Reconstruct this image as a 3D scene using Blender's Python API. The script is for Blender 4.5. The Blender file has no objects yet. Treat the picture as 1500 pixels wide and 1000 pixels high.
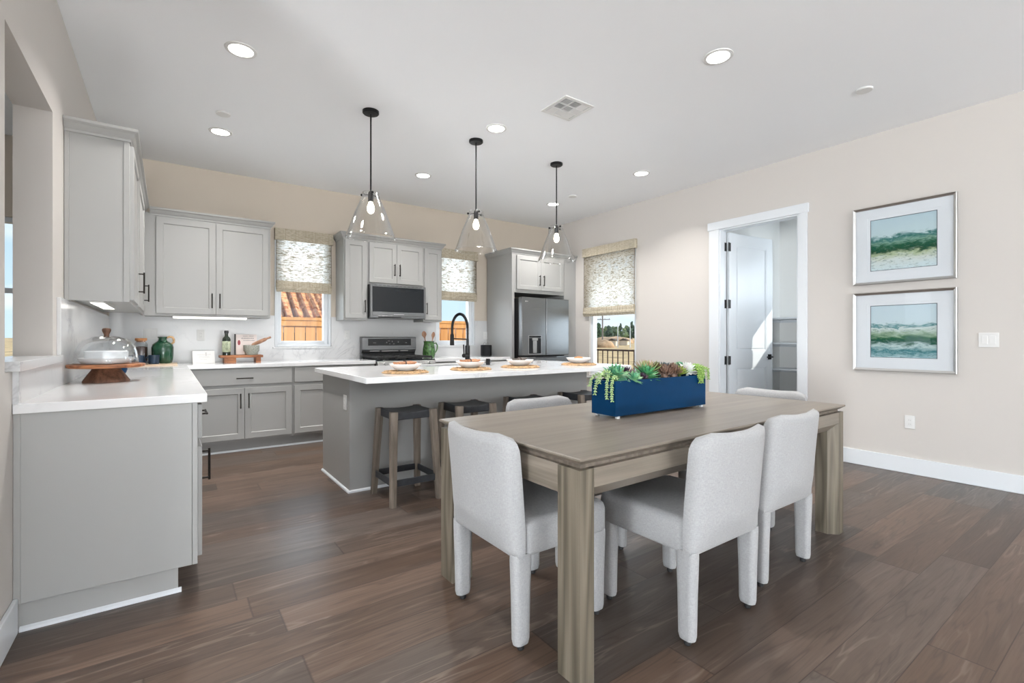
import bpy, bmesh, math, random
from mathutils import Vector, Matrix
R = math.radians
sc = bpy.context.scene
COL = sc.collection

# ------------------------------------------------------------------ camera
cam_d = bpy.data.cameras.new('camera')
cam = bpy.data.objects.new('camera', cam_d)
COL.objects.link(cam)
cam.location = (0, 0, 1.175)
cam.rotation_euler = (R(90), 0, R(-35.6))
cam_d.sensor_width = 36
cam_d.lens = 702 / 1500 * 36
cam_d.shift_y = -4 / 1500
cam_d.clip_start = 0.05
cam_d.clip_end = 600
sc.camera = cam

# ------------------------------------------------------------------ view + cycles
sc.view_settings.view_transform = 'Standard'
sc.view_settings.look = 'None'
sc.view_settings.gamma = 1
sc.view_settings.use_curve_mapping = False
sc.view_settings.exposure = 0.80
cy = sc.cycles
cy.use_denoising = True
cy.max_bounces = 9
cy.diffuse_bounces = 6
cy.glossy_bounces = 4
cy.transmission_bounces = 6
cy.transparent_max_bounces = 16
cy.caustics_reflective = False
cy.caustics_refractive = False
cy.sample_clamp_indirect = 6

# ------------------------------------------------------------------ world sky
w = bpy.data.worlds.new('sky')
sc.world = w
w.use_nodes = True
nt = w.node_tree
nt.nodes.clear()
tc = nt.nodes.new('ShaderNodeTexCoord')
sep = nt.nodes.new('ShaderNodeSeparateXYZ')
nt.links.new(tc.outputs['Generated'], sep.inputs[0])
rp = nt.nodes.new('ShaderNodeValToRGB')
rp.color_ramp.elements[0].position = 0.0
rp.color_ramp.elements[0].color = (.66, .83, .95, 1)
rp.color_ramp.elements[1].position = .5
rp.color_ramp.elements[1].color = (.25, .5, .85, 1)
nt.links.new(sep.outputs[2], rp.inputs[0])
mp = nt.nodes.new('ShaderNodeMapping')
mp.inputs['Scale'].default_value = (3, 3, 14)
nt.links.new(tc.outputs['Generated'], mp.inputs[0])
nz = nt.nodes.new('ShaderNodeTexNoise')
nz.inputs['Scale'].default_value = 1.6
nz.inputs['Detail'].default_value = 5
nt.links.new(mp.outputs[0], nz.inputs[0])
cr = nt.nodes.new('ShaderNodeValToRGB')
cr.color_ramp.elements[0].position = .46
cr.color_ramp.elements[1].position = .7
nt.links.new(nz.outputs[0], cr.inputs[0])
mx = nt.nodes.new('ShaderNodeMix')
mx.data_type = 'RGBA'
nt.links.new(cr.outputs[0], mx.inputs[0])
nt.links.new(rp.outputs[0], mx.inputs[6])
mx.inputs[7].default_value = (.95, .96, .97, 1)
bg = nt.nodes.new('ShaderNodeBackground')
bg.inputs[1].default_value = .72
nt.links.new(mx.outputs[2], bg.inputs[0])
wo = nt.nodes.new('ShaderNodeOutputWorld')
nt.links.new(bg.outputs[0], wo.inputs[0])

# ------------------------------------------------------------------ lights
def lamp(name, kind, loc, power, color=(1, 1, 1), size=1, size_y=None, direction=(0, 0, -1), shape=None, parent=None, spread=None):
    d = bpy.data.lights.new(name, kind)
    d.energy = power
    d.color = color
    if kind == 'AREA':
        d.shape = shape or ('RECTANGLE' if size_y else 'SQUARE')
        d.size = size
        if size_y:
            d.size_y = size_y
        if spread:
            d.spread = spread
    elif kind == 'POINT':
        d.shadow_soft_size = size
    o = bpy.data.objects.new(name, d)
    COL.objects.link(o)
    o.location = loc
    o.rotation_euler = Vector(direction).to_track_quat('-Z', 'Z').to_euler() if kind != 'POINT' else (0, 0, 0)
    if parent:
        o.parent = parent
    return o

sun = lamp('sun', 'SUN', (20, -20, 18), 3.0, (1, .94, .84), direction=(-1, 1.1, -.92))
sun.data.angle = R(.6)
DAY = (.82, .92, 1.0)
# added lamps for daylight from invented, unseen glazing behind and beside the kitchen
lamp('daylight_fill_rear', 'AREA', (-4.0, -7.90, 1.35), 8, DAY, 4.0, 2.3, (0, 1, .3))
lamp('daylight_fill_rear_mid', 'AREA', (1.2, -7.90, 1.30), 30, DAY, 4.6, 2.4, (0, 1, .3))
lamp('daylight_fill_rear', 'AREA', (4.3, -7.90, 1.45), 8, DAY, 1.3, 2.0, (0, 1, .3))
lamp('daylight_fill_side', 'AREA', (-7.40, -2.6, 1.30), 240, DAY, 6.0, 2.4, (1, .25, .3))
lamp('daylight_fill_side_far', 'AREA', (-7.40, 4.0, 1.5), 40, DAY, 2.2, 1.6, (1, 0, 0))
# added unseen uplights near that glazing, tilted up to brighten the ceiling
FILL = (.95, .98, 1)
lamp('ceiling_fill_rear', 'AREA', (1.2, -7.5, .5), 640, FILL, 4.6, .9, (0, .55, 2.6))
lamp('ceiling_fill_side', 'AREA', (-7.0, -2.6, .5), 1000, FILL, 6.0, .9, (1, .1, 2.0))
# daylight in the pantry window and through the kitchen windows
lamp('daylight_pantry_window', 'AREA', (6.86, 2.04, 1.95), 9, DAY, .5, .9, (-1, .35, -.1))
lamp('daylight_right_window', 'AREA', (5.62, 4.85, 1.50), 12, DAY, 1.0, 1.9, (-1, 0, 0))
lamp('daylight_back_window', 'AREA', (1.345, 6.62, 1.75), 7, DAY, .62, 1.35, (0, -1, 0))
lamp('daylight_back_window', 'AREA', (3.46, 6.62, 1.75), 7, DAY, .62, 1.35, (0, -1, 0))

# ------------------------------------------------------------------ node materials
class NT:
    def __init__(s, name):
        m = bpy.data.materials.new(name)
        m.use_nodes = True
        s.m = m
        s.t = m.node_tree
        s.t.nodes.clear()
        s.out = s.n('ShaderNodeOutputMaterial')
    def n(s, k, **kw):
        x = s.t.nodes.new(k)
        for a, b in kw.items():
            setattr(x, a, b)
        return x
    def l(s, a, b):
        s.t.links.new(a, b)
    def put(s, sock, v):
        if hasattr(v, 'links') or hasattr(v, 'is_linked'):
            s.l(v, sock)
        elif isinstance(v, (tuple, list)) and len(v) == 3 and sock.type == 'RGBA':
            sock.default_value = (*v, 1)
        else:
            sock.default_value = v
    def math(s, op, a, b=0.0, c=None):
        x = s.n('ShaderNodeMath', operation=op)
        s.put(x.inputs[0], a)
        s.put(x.inputs[1], b)
        if c is not None:
            s.put(x.inputs[2], c)
        return x.outputs[0]
    def obj(s, scale=(1, 1, 1), loc=(0, 0, 0), rot=(0, 0, 0), kind='Object'):
        c = s.n('ShaderNodeTexCoord')
        x = s.n('ShaderNodeMapping')
        x.inputs['Scale'].default_value = scale
        x.inputs['Location'].default_value = loc
        x.inputs['Rotation'].default_value = rot
        s.l(c.outputs[kind], x.inputs[0])
        return x.outputs[0]
    def noise(s, vec, scale=5, detail=3, rough=.5, dist=0, out=0):
        x = s.n('ShaderNodeTexNoise')
        if vec is not None:
            s.l(vec, x.inputs['Vector'])
        x.inputs['Scale'].default_value = scale
        x.inputs['Detail'].default_value = detail
        x.inputs['Roughness'].default_value = rough
        x.inputs['Distortion'].default_value = dist
        return x.outputs[out]
    def ramp(s, fac, stops, interp='LINEAR'):
        x = s.n('ShaderNodeValToRGB')
        x.color_ramp.interpolation = interp
        e = x.color_ramp.elements
        while len(e) < len(stops):
            e.new(.5)
        for k, (p, c) in zip(e, stops):
            k.position = p
            k.color = (c, c, c, 1) if isinstance(c, (int, float)) else (*c, 1)
        s.put(x.inputs[0], fac)
        return x.outputs[0]
    def mix(s, fac, a, b, blend='MIX'):
        x = s.n('ShaderNodeMix', data_type='RGBA', blend_type=blend)
        s.put(x.inputs[0], fac)
        s.put(x.inputs[6], a)
        s.put(x.inputs[7], b)
        return x.outputs[2]
    def bump(s, h, strength=.2, dist=.002):
        x = s.n('ShaderNodeBump')
        x.inputs['Strength'].default_value = strength
        x.inputs['Distance'].default_value = dist
        s.l(h, x.inputs['Height'])
        return x.outputs[0]
    def bsdf(s, color, rough=.5, metal=0, normal=None, spec=.5, coat=0, trans=0, sheen=0, emit=None, estr=0, sss=0):
        x = s.n('ShaderNodeBsdfPrincipled')
        s.put(x.inputs['Base Color'], color)
        s.put(x.inputs['Roughness'], rough)
        s.put(x.inputs['Metallic'], metal)
        s.put(x.inputs['Specular IOR Level'], spec)
        x.inputs['Coat Weight'].default_value = coat
        x.inputs['Coat Roughness'].default_value = .08
        x.inputs['Transmission Weight'].default_value = trans
        x.inputs['Sheen Weight'].default_value = sheen
        if emit is not None:
            s.put(x.inputs['Emission Color'], emit)
            x.inputs['Emission Strength'].default_value = estr
        if normal is not None:
            s.l(normal, x.inputs['Normal'])
        return x.outputs[0]
    def done(s, sh):
        s.l(sh, s.out.inputs[0])
        return s.m

def simple(name, color, rough=.5, metal=0, noise=0, nscale=30, **kw):
    n = NT(name)
    c = color
    nor = None
    if noise:
        f = n.noise(n.obj(), nscale, 4)
        c = n.mix(n.ramp(f, [(.3, 0.0), (.7, 1.0)]), tuple(v * (1 - noise) for v in color), tuple(min(1, v * (1 + noise)) for v in color))
    if kw.pop('bumps', 0):
        nor = n.bump(n.noise(n.obj(), nscale * 6, 3), .25, .0015)
    return n.done(n.bsdf(c, rough, metal, nor, **kw))

def paint(name, color, rough=.6, tex=.12, scale=110):
    n = NT(name)
    v = n.obj()
    f = n.noise(v, scale, 3, .6)
    big = n.noise(v, 1.3, 2)
    c = n.mix(big, tuple(x * .985 for x in color), tuple(min(1, x * 1.012) for x in color))
    return n.done(n.bsdf(c, rough, 0, n.bump(f, tex, .002), spec=.35))

def wood(name, dark, light, rough=.45, axis='X', scale=1.0, lines=14, contrast=.5, spec=.4):
    n = NT(name)
    sx = {'X': (.55, 7, 7), 'Y': (7, .55, 7), 'Z': (7, 7, .55)}[axis]
    sf = {'X': (2, 90, 90), 'Y': (90, 2, 90), 'Z': (90, 90, 2)}[axis]
    v = n.obj(tuple(x * scale for x in sx))
    a = n.noise(v, 1.0, 2, .4, .3)
    ring = n.math('PINGPONG', n.math('MULTIPLY', a, float(lines)), 1.0)
    fine = n.noise(n.obj(tuple(x * scale for x in sf)), 1.0, 4, .65)
    f = n.math('ADD', n.math('MULTIPLY', ring, contrast), n.math('MULTIPLY', fine, 1 - contrast))
    c = n.ramp(f, [(.2, dark), (.75, light)])
    return n.done(n.bsdf(c, rough, 0, n.bump(fine, .12, .001), spec=spec))

def glass(name, tint=(1, 1, 1), base=.04, edge=.55, power=3.0, rough=0.0):
    n = NT(name)
    lw = n.n('ShaderNodeLayerWeight')
    lw.inputs[0].default_value = .5
    f = n.math('ADD', n.math('MULTIPLY', n.math('POWER', lw.outputs['Facing'], power), edge), base)
    tr = n.n('ShaderNodeBsdfTransparent')
    tr.inputs[0].default_value = (*tint, 1)
    gl = n.n('ShaderNodeBsdfGlossy')
    gl.inputs['Roughness'].default_value = rough
    ms = n.n('ShaderNodeMixShader')
    n.l(f, ms.inputs[0])
    n.l(tr.outputs[0], ms.inputs[1])
    n.l(gl.outputs[0], ms.inputs[2])
    return n.done(ms.outputs[0])

def emit(name, color, strength):
    n = NT(name)
    e = n.n('ShaderNodeEmission')
    e.inputs[0].default_value = (*color, 1)
    e.inputs[1].default_value = strength
    return n.done(e.outputs[0])

M = {}
M['wall'] = paint('wall_paint_lamp_lit', (.60, .535, .455), .6, .2, 160)  # same paint as the other walls, warm lamp light put into the colour
M['wall_right'] = paint('wall_paint_day_lit', (.57, .54, .51), .6, .15, 160)  # same paint as the back wall, cooler daylight put into the colour
M['wall_white'] = paint('wall_paint_white', (.80, .80, .785), .6)
M['ceiling'] = paint('ceiling_paint_white', (.91, .93, .955), .7, .1, 90)
M['trim'] = paint('trim_paint_white', (.70, .73, .76), .35, .02)
M['cab'] = paint('cabinet_paint_grey', (.345, .345, .335), .38, .03)
M['cab_in'] = paint('cabinet_shadow_gap_grey', (.25, .255, .25), .6, .03)
M['black'] = simple('black_metal', (.012, .012, .013), .35, .6)
M['blackm'] = simple('matte_black', (.015, .015, .016), .55)
M['bronze'] = simple('dark_bronze_bar', (.022, .018, .015), .42, .7)
M['vinyl'] = simple('white_vinyl', (.70, .73, .76), .4)
M['plastic'] = simple('white_plastic', (.70, .70, .69), .35)
M['plastic_line'] = simple('grey_slot', (.25, .25, .25), .5)
M['glass'] = glass('window_glass', (.97, .985, .99), .03, .4, 4)
M['artglass'] = glass('art_glass', (1, 1, 1), .006, .25, 5)
M['shade_glass'] = glass('lamp_glass', (.98, .98, .975), .045, .85, 2.2)
M['dome_glass'] = glass('dome_glass', (.97, .98, .985), .06, .8, 2.2)
M['lens'] = emit('downlight_lens', (1, .97, .93), 9)
M['bulb'] = emit('bulb_glow', (1, .86, .66), 14)
M['strip'] = emit('strip_light', (1, .96, .9), 2)
M['porcelain'] = simple('white_porcelain', (.78, .79, .80), .25)
M['rattan'] = simple('seagrass', (.42, .27, .14), .8, noise=.5, nscale=60)
M['blue'] = simple('blue_lacquer', (.0008, .030, .088), .38, noise=.12, nscale=4, spec=.12)
M['greenglaze'] = simple('green_glaze', (.010, .060, .030), .12, noise=.4, nscale=12, coat=.3)
M['greenjug'] = simple('green_floral_glaze', (.05, .12, .035), .25, noise=.8, nscale=35)
M['stone'] = simple('speckled_stone', (.30, .31, .27), .7, noise=.4, nscale=120)
M['walnut'] = wood('walnut_bark', (.05, .022, .012), (.20, .095, .055), .6, 'Z', 2.0, 8, .35)
M['acacia'] = wood('acacia', (.16, .055, .022), (.42, .17, .07), .5, 'X', 2.0, 10, .5)
M['spoon'] = wood('spoon_wood', (.25, .12, .07), (.42, .24, .15), .55, 'Z', 3.0, 6, .4)
M['lightwood'] = wood('pale_board', (.52, .38, .26), (.70, .56, .42), .5, 'X', 2.0, 8, .4)
M['cork'] = simple('cork', (.45, .20, .08), .8, noise=.25, nscale=140)
M['coffee'] = simple('coffee_beans', (.055, .022, .016), .6, noise=.4, nscale=200)
M['mug'] = simple('blue_black_stoneware', (.015, .035, .07), .3, noise=.4, nscale=18)
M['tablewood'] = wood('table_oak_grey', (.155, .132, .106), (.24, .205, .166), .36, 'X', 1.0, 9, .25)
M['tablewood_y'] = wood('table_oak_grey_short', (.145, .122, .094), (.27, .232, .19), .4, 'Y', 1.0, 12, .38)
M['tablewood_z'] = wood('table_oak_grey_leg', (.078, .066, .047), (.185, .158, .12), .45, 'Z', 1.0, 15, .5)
M['stoolwood'] = wood('stool_weathered_wood', (.085, .068, .052), (.19, .155, .125), .55, 'Z', 1.3, 12, .35)
M['leather'] = simple('charcoal_leather', (.022, .024, .028), .42, noise=.3, nscale=25, bumps=1)
M['soil'] = simple('grey_pebbles', (.35, .34, .33), .8, noise=.4, nscale=60)
M['clear'] = simple('clear_acrylic', (.75, .78, .8), .15)

M['bottleglass'] = simple('dark_green_bottle', (.012, .022, .012), .08, coat=.4)
M['labelpaper'] = simple('label_paper', (.42, .47, .33), .7, noise=.25, nscale=40)
M['labelink'] = simple('label_ink', (.10, .13, .08), .7)
M['bookcover'] = simple('pale_book_cover', (.72, .64, .61), .5, noise=.06, nscale=8)
M['bookspot'] = simple('book_red', (.30, .05, .06), .5)

# linen upholstery
n = NT('linen_upholstery')
v = n.obj((1, 1, 1))
wa = n.noise(n.obj((480, 480, 90)), 1, 1)
wb = n.noise(n.obj((90, 90, 480)), 1, 1)
f = n.math('ADD', n.math('MULTIPLY', wa, .5), n.math('MULTIPLY', wb, .5))
c = n.ramp(f, [(.30, (.30, .30, .302)), (.70, (.40, .40, .402))])
M['linen'] = n.done(n.bsdf(c, .9, 0, n.bump(f, .22, .001), spec=.15, sheen=.15))

# quartz worktop with soft veins
def quartz(name, base, rough=.09, vein_max=.45):
    n = NT(name)
    v = n.obj((1.0, 1.0, 1.0), rot=(.3, .5, .7))
    d = n.noise(v, 1.7, 5, .62, 1.1)
    vein = n.ramp(n.math('ABSOLUTE', n.math('SUBTRACT', d, .5)), [(.0, 1.0), (.016, .2), (.045, 0.0)])
    msk = n.ramp(n.noise(v, 1.2, 2), [(.48, 0.0), (.70, vein_max)])
    fac = n.math('MULTIPLY', vein, msk)
    cloud = n.noise(v, 2.4, 4)
    c0 = n.mix(cloud, tuple(x * .95 for x in base), base)
    c = n.mix(fac, c0, (.38, .385, .40))
    return n.done(n.bsdf(c, rough, 0, spec=.5))
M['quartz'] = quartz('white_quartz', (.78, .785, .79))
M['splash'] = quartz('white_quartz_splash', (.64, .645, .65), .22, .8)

# stainless and dark stainless
def steel(name, color, rough=.28, axis=(3, 3, 300)):
    n = NT(name)
    f = n.noise(n.obj(axis), 1, 3)
    r = n.math('ADD', n.math('MULTIPLY', f, .16), rough - .08)
    return n.done(n.bsdf(color, r, 1.0, n.bump(f, .04, .001)))
M['steel'] = steel('brushed_steel', (.36, .36, .355), .3, (300, 3, 3))
M['darksteel'] = steel('dark_brushed_steel', (.19, .195, .20), .30, (3, 300, 300))
M['blacksteel'] = steel('black_stainless', (.09, .09, .093), .3, (3, 300, 300))
M['silver'] = steel('silver_leaf_frame', (.62, .62, .61), .32, (60, 60, 60))
M['blackglass'] = simple('black_glass', (.006, .009, .012), .06, spec=.4)
M['iron'] = simple('cast_iron', (.012, .012, .012), .6)

# plank floor: boards run along X
n = NT('oak_plank_floor')
c = n.n('ShaderNodeTexCoord')
s3 = n.n('ShaderNodeSeparateXYZ')
n.l(c.outputs['Object'], s3.inputs[0])
PW, PL = .19, 1.55
yr = n.math('DIVIDE', s3.outputs[1], PW)
row = n.math('FLOOR', yr)
wn = n.n('ShaderNodeTexWhiteNoise', noise_dimensions='1D')
n.l(row, wn.inputs['W'])
xs = n.math('ADD', n.math('DIVIDE', s3.outputs[0], PL), n.math('MULTIPLY', wn.outputs[0], 7.31))
colf = n.math('FLOOR', xs)
cmb = n.n('ShaderNodeCombineXYZ')
n.l(row, cmb.inputs[0])
n.l(colf, cmb.inputs[1])
wn2 = n.n('ShaderNodeTexWhiteNoise', noise_dimensions='2D')
n.l(cmb.outputs[0], wn2.inputs['Vector'])
rnd = wn2.outputs[0]
# grain space, shifted for every board
gx = n.math('ADD', n.math('MULTIPLY', s3.outputs[0], .85), n.math('MULTIPLY', rnd, 37.0))
gy = n.math('ADD', n.math('MULTIPLY', s3.outputs[1], 9.5), n.math('MULTIPLY', rnd, 91.0))
gv = n.n('ShaderNodeCombineXYZ')
n.l(gx, gv.inputs[0])
n.l(gy, gv.inputs[1])
g1 = n.noise(gv.outputs[0], 1.0, 3, .5, .45)
ring = n.math('PINGPONG', n.math('MULTIPLY', g1, 13.0), 1.0)
fv = n.n('ShaderNodeCombineXYZ')
n.l(n.math('MULTIPLY', gx, 4.5), fv.inputs[0])
n.l(n.math('MULTIPLY', gy, 13.0), fv.inputs[1])
fine = n.noise(fv.outputs[0], 1.0, 4, .7)
patch = n.noise(gv.outputs[0], .7, 2)
tone = n.math('ADD', n.math('MULTIPLY', rnd, .55), n.math('MULTIPLY', patch, .62))
base = n.ramp(tone, [(.22, (.060, .041, .032)), (.55, (.108, .070, .050)), (.92, (.158, .104, .076))])
grey = n.ramp(n.math('FRACT', n.math('MULTIPLY', rnd, 13.7)), [(.35, 0.0), (.8, .75)])
base = n.mix(grey, base, n.ramp(tone, [(.22, (.062, .052, .046)), (.92, (.122, .103, .090))]))
base = n.mix(n.math('MULTIPLY', n.ramp(fine, [(.45, 0.0), (.75, 1.0)]), .38), base, (.055, .038, .030))
lmask = n.ramp(n.noise(gv.outputs[0], .9, 2, out=0), [(.42, 0.0), (.66, 1.0)])
lines = n.math('MULTIPLY', n.ramp(ring, [(.74, 0.0), (.97, 1.0)]), lmask)
base = n.mix(n.math('MULTIPLY', lines, .45), base, (.26, .205, .17))
dk = n.ramp(ring, [(.0, 1.0), (.28, 0.0)])
base = n.mix(n.math('MULTIPLY', dk, .45), base, (.05, .035, .027))
ey = n.math('ABSOLUTE', n.math('SUBTRACT', n.math('FRACT', yr), .5))
ex = n.math('ABSOLUTE', n.math('SUBTRACT', n.math('FRACT', xs), .5))
seam = n.math('MAXIMUM', n.ramp(ey, [(.488, 0.0), (.494, 1.0)]), n.ramp(ex, [(.4982, 0.0), (.4992, 1.0)]))
base = n.mix(n.math('MULTIPLY', seam, .6), base, (.03, .02, .016))
rough = n.math('ADD', n.math('MULTIPLY', fine, .14), .27)
hgt = n.math('SUBTRACT', n.math('MULTIPLY', fine, .25), seam)
M['floor'] = n.done(n.bsdf(base, rough, 0, n.bump(hgt, .18, .0012), spec=.30))

# woven roman shade: slats of grass cloth with light coming through
def woven(name, through):
    n = NT(name)
    a = n.noise(n.obj((30, 30, 260)), 1, 2, .6)
    warp = n.ramp(n.noise(n.obj((70, 70, .3)), 1, 1), [(.55, 0.0), (.62, 1.0)])
    b = n.noise(n.obj((20, 20, 105)), 1, 3, .65)
    fleck = n.ramp(b, [(.40, 0.0), (.56, 1.0)])
    col = n.mix(n.ramp(a, [(.3, 0.0), (.7, 1.0)]), (.36, .31, .23), (.62, .57, .46))
    col = n.mix(n.math('MULTIPLY', warp, .45), col, (.32, .26, .18))
    dif = n.n('ShaderNodeBsdfDiffuse')
    n.l(col, dif.inputs[0])
    tl = n.n('ShaderNodeBsdfTranslucent')
    n.l(n.mix(fleck, (.20, .17, .12), (.92, .91, .87)), tl.inputs[0])
    ms = n.n('ShaderNodeMixShader')
    ms.inputs[0].default_value = .62 if through else .04
    n.l(dif.outputs[0], ms.inputs[1])
    n.l(tl.outputs[0], ms.inputs[2])
    if not through:
        return n.done(ms.outputs[0])
    tr = n.n('ShaderNodeBsdfTransparent')
    m2 = n.n('ShaderNodeMixShader')
    hole = n.math('MULTIPLY', n.ramp(b, [(.50, 0.0), (.60, 1.0)]), n.math('SUBTRACT', 1.0, n.math('MULTIPLY', warp, .8)))
    n.l(n.math('MULTIPLY', hole, .45), m2.inputs[0])
    n.l(ms.outputs[0], m2.inputs[1])
    n.l(tr.outputs[0], m2.inputs[2])
    return n.done(m2.outputs[0])
M['shade'] = woven('woven_grass_shade', True)
M['valance'] = woven('woven_grass_valance', False)

# abstract washes for the two pictures (y, z in picture units)
def painting(name, seed, bands):
    n = NT(name)
    c = n.n('ShaderNodeTexCoord')
    s = n.n('ShaderNodeSeparateXYZ')
    n.l(c.outputs['Generated'], s.inputs[0])
    mpn = n.n('ShaderNodeMapping')
    mpn.inputs['Scale'].default_value = (1, 2.2, 6)
    mpn.inputs['Location'].default_value = (seed, seed * 2, seed * 3)
    n.l(c.outputs['Generated'], mpn.inputs[0])
    big = n.noise(mpn.outputs[0], 1.6, 6, .65, .8)
    fin = n.noise(mpn.outputs[0], 5.5, 5, .7, .6)
    z = n.math('ADD', s.outputs[2], n.math('MULTIPLY', n.math('SUBTRACT', big, .5), .34))
    col = n.ramp(z, bands)
    col = n.mix(n.ramp(fin, [(.54, 0.0), (.72, .3)]), col, (.46, .57, .57))
    col = n.mix(n.math('MULTIPLY', n.ramp(fin, [(.36, 1.0), (.47, 0.0)]), n.ramp(s.outputs[2], [(.05, .5), (.62, .7), (.72, 0.0)])), col, (.004, .07, .065))
    return n.done(n.bsdf(col, .6, spec=.2))
M['art_a'] = painting('abstract_wash_upper', 3.1, [(.0, (.50, .62, .66)), (.20, (.52, .58, .55)), (.30, (.33, .40, .25)), (.36, (.004, .05, .016)), (.47, (.008, .085, .04)), (.54, (.16, .29, .23)), (.60, (.01, .12, .11)), (.67, (.42, .54, .57)), (1, (.38, .50, .56))])
M['art_b'] = painting('abstract_wash_lower', 7.7, [(.0, (.35, .50, .54)), (.12, (.03, .16, .18)), (.22, (.40, .52, .52)), (.30, (.01, .07, .045)), (.37, (.006, .085, .03)), (.45, (.22, .32, .22)), (.56, (.48, .56, .56)), (.6, (.05, .19, .20)), (.65, (.45, .56, .60)), (1, (.44, .55, .61))])

# outdoors
M['fence'] = wood('cedar_fence', (.50, .21, .055), (.74, .38, .13), .7, 'Z', .5, 6, .3)
n = NT('clay_tile_roof')
v = n.obj((1, 1, 1))
wv = n.n('ShaderNodeTexWave', wave_type='BANDS', bands_direction='X')
n.l(v, wv.inputs[0])
wv.inputs['Scale'].default_value = 1.15
wv.inputs['Distortion'].default_value = .6
f = n.noise(n.obj((3, 9, 9)), 1, 3)
col = n.mix(n.ramp(f, [(.35, 0.0), (.65, 1.0)]), (.45, .15, .06), (.80, .44, .21))
col = n.mix(n.math('MULTIPLY', n.ramp(wv.outputs[1], [(.15, 1.0), (.45, 0.0)]), .75), col, (.14, .05, .03))
M['roof'] = n.done(n.bsdf(col, .8))
M['stucco'] = simple('stucco', (.7, .6, .48), .9)
M['dry'] = simple('dry_grass_ground', (.54, .37, .18), .95, noise=.4, nscale=.6)
M['dirt'] = simple('bare_earth', (.42, .27, .15), .95, noise=.4, nscale=.9)
M['tree'] = simple('pine_foliage', (.045, .085, .045), .9, noise=.5, nscale=1.2)
M['tree2'] = simple('olive_foliage', (.12, .17, .07), .9, noise=.5, nscale=1.2)
M['bark'] = simple('bark', (.10, .07, .05), .9)
M['rail'] = simple('brown_iron', (.05, .03, .025), .5)
M['greywood'] = simple('pole_wood', (.20, .17, .15), .9)

# ------------------------------------------------------------------ geometry helpers
def box(bm, x0, x1, y0, y1, z0, z1):
    vs = [bm.verts.new(p) for p in ((x0, y0, z0), (x1, y0, z0), (x1, y1, z0), (x0, y1, z0), (x0, y0, z1), (x1, y0, z1), (x1, y1, z1), (x0, y1, z1))]
    for f in ((3, 2, 1, 0), (4, 5, 6, 7), (0, 1, 5, 4), (1, 2, 6, 5), (2, 3, 7, 6), (3, 0, 4, 7)):
        bm.faces.new([vs[i] for i in f])
    return vs

def loft(bm, rings, cap0=True, cap1=True, closed=True):
    vr = [[bm.verts.new(p) for p in r] for r in rings]
    k = len(vr[0])
    for a, b in zip(vr, vr[1:]):
        for i in range(k if closed else k - 1):
            j = (i + 1) % k
            bm.faces.new((a[i], a[j], b[j], b[i]))
    if cap0:
        bm.faces.new(list(reversed(vr[0])))
    if cap1:
        bm.faces.new(vr[-1])
    return vr

def lathe(bm, prof, c=(0, 0, 0), seg=32, cap0=True, cap1=True):
    rings = [[(c[0] + r * math.cos(2 * math.pi * i / seg), c[1] + r * math.sin(2 * math.pi * i / seg), c[2] + z) for i in range(seg)] for r, z in prof]
    return loft(bm, rings, cap0, cap1)

def tube(bm, pts, r, seg=10, cap=True):
    pts = [Vector(p) for p in pts]
    rings = []
    nrm = None
    for i, p in enumerate(pts):
        d = (pts[min(i + 1, len(pts) - 1)] - pts[max(i - 1, 0)]).normalized()
        if nrm is None:
            nrm = d.cross(Vector((0, 0, 1)) if abs(d.z) < .9 else Vector((1, 0, 0))).normalized()
        else:
            nrm = (nrm - d * nrm.dot(d)).normalized()
        b = d.cross(nrm)
        rr = r[i] if isinstance(r, (list, tuple)) else r
        rings.append([p + (nrm * math.cos(2 * math.pi * k / seg) + b * math.sin(2 * math.pi * k / seg)) * rr for k in range(seg)])
    return loft(bm, rings, cap, cap)

def prism(bm, poly, axis, a0, a1):
    """extrude a 2-D outline along an axis; the outline uses the two other axes in order"""
    def P(u, v, t):
        return {'X': (t, u, v), 'Y': (u, t, v), 'Z': (u, v, t)}[axis]
    return loft(bm, [[P(u, v, a0) for u, v in poly], [P(u, v, a1) for u, v in poly]])

def extrude_path_profile(bm, path, prof):
    """sweep profile (out, up) along an XY polyline with mitred corners; out is to the right of travel"""
    rings = []
    k = len(path)
    for i in range(k):
        p = Vector(path[i])
        dirs = []
        if i > 0:
            dirs.append((Vector(path[i]) - Vector(path[i - 1])).normalized())
        if i < k - 1:
            dirs.append((Vector(path[i + 1]) - Vector(path[i])).normalized())
        rights = [Vector((d.y, -d.x)) for d in dirs]
        m = sum(rights, Vector((0, 0))).normalized()
        sc_ = 1 / max(.3, m.dot(rights[0]))
        rings.append([(p.x + m.x * o * sc_, p.y + m.y * o * sc_, u) for o, u in prof])
    return loft(bm, rings)

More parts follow.
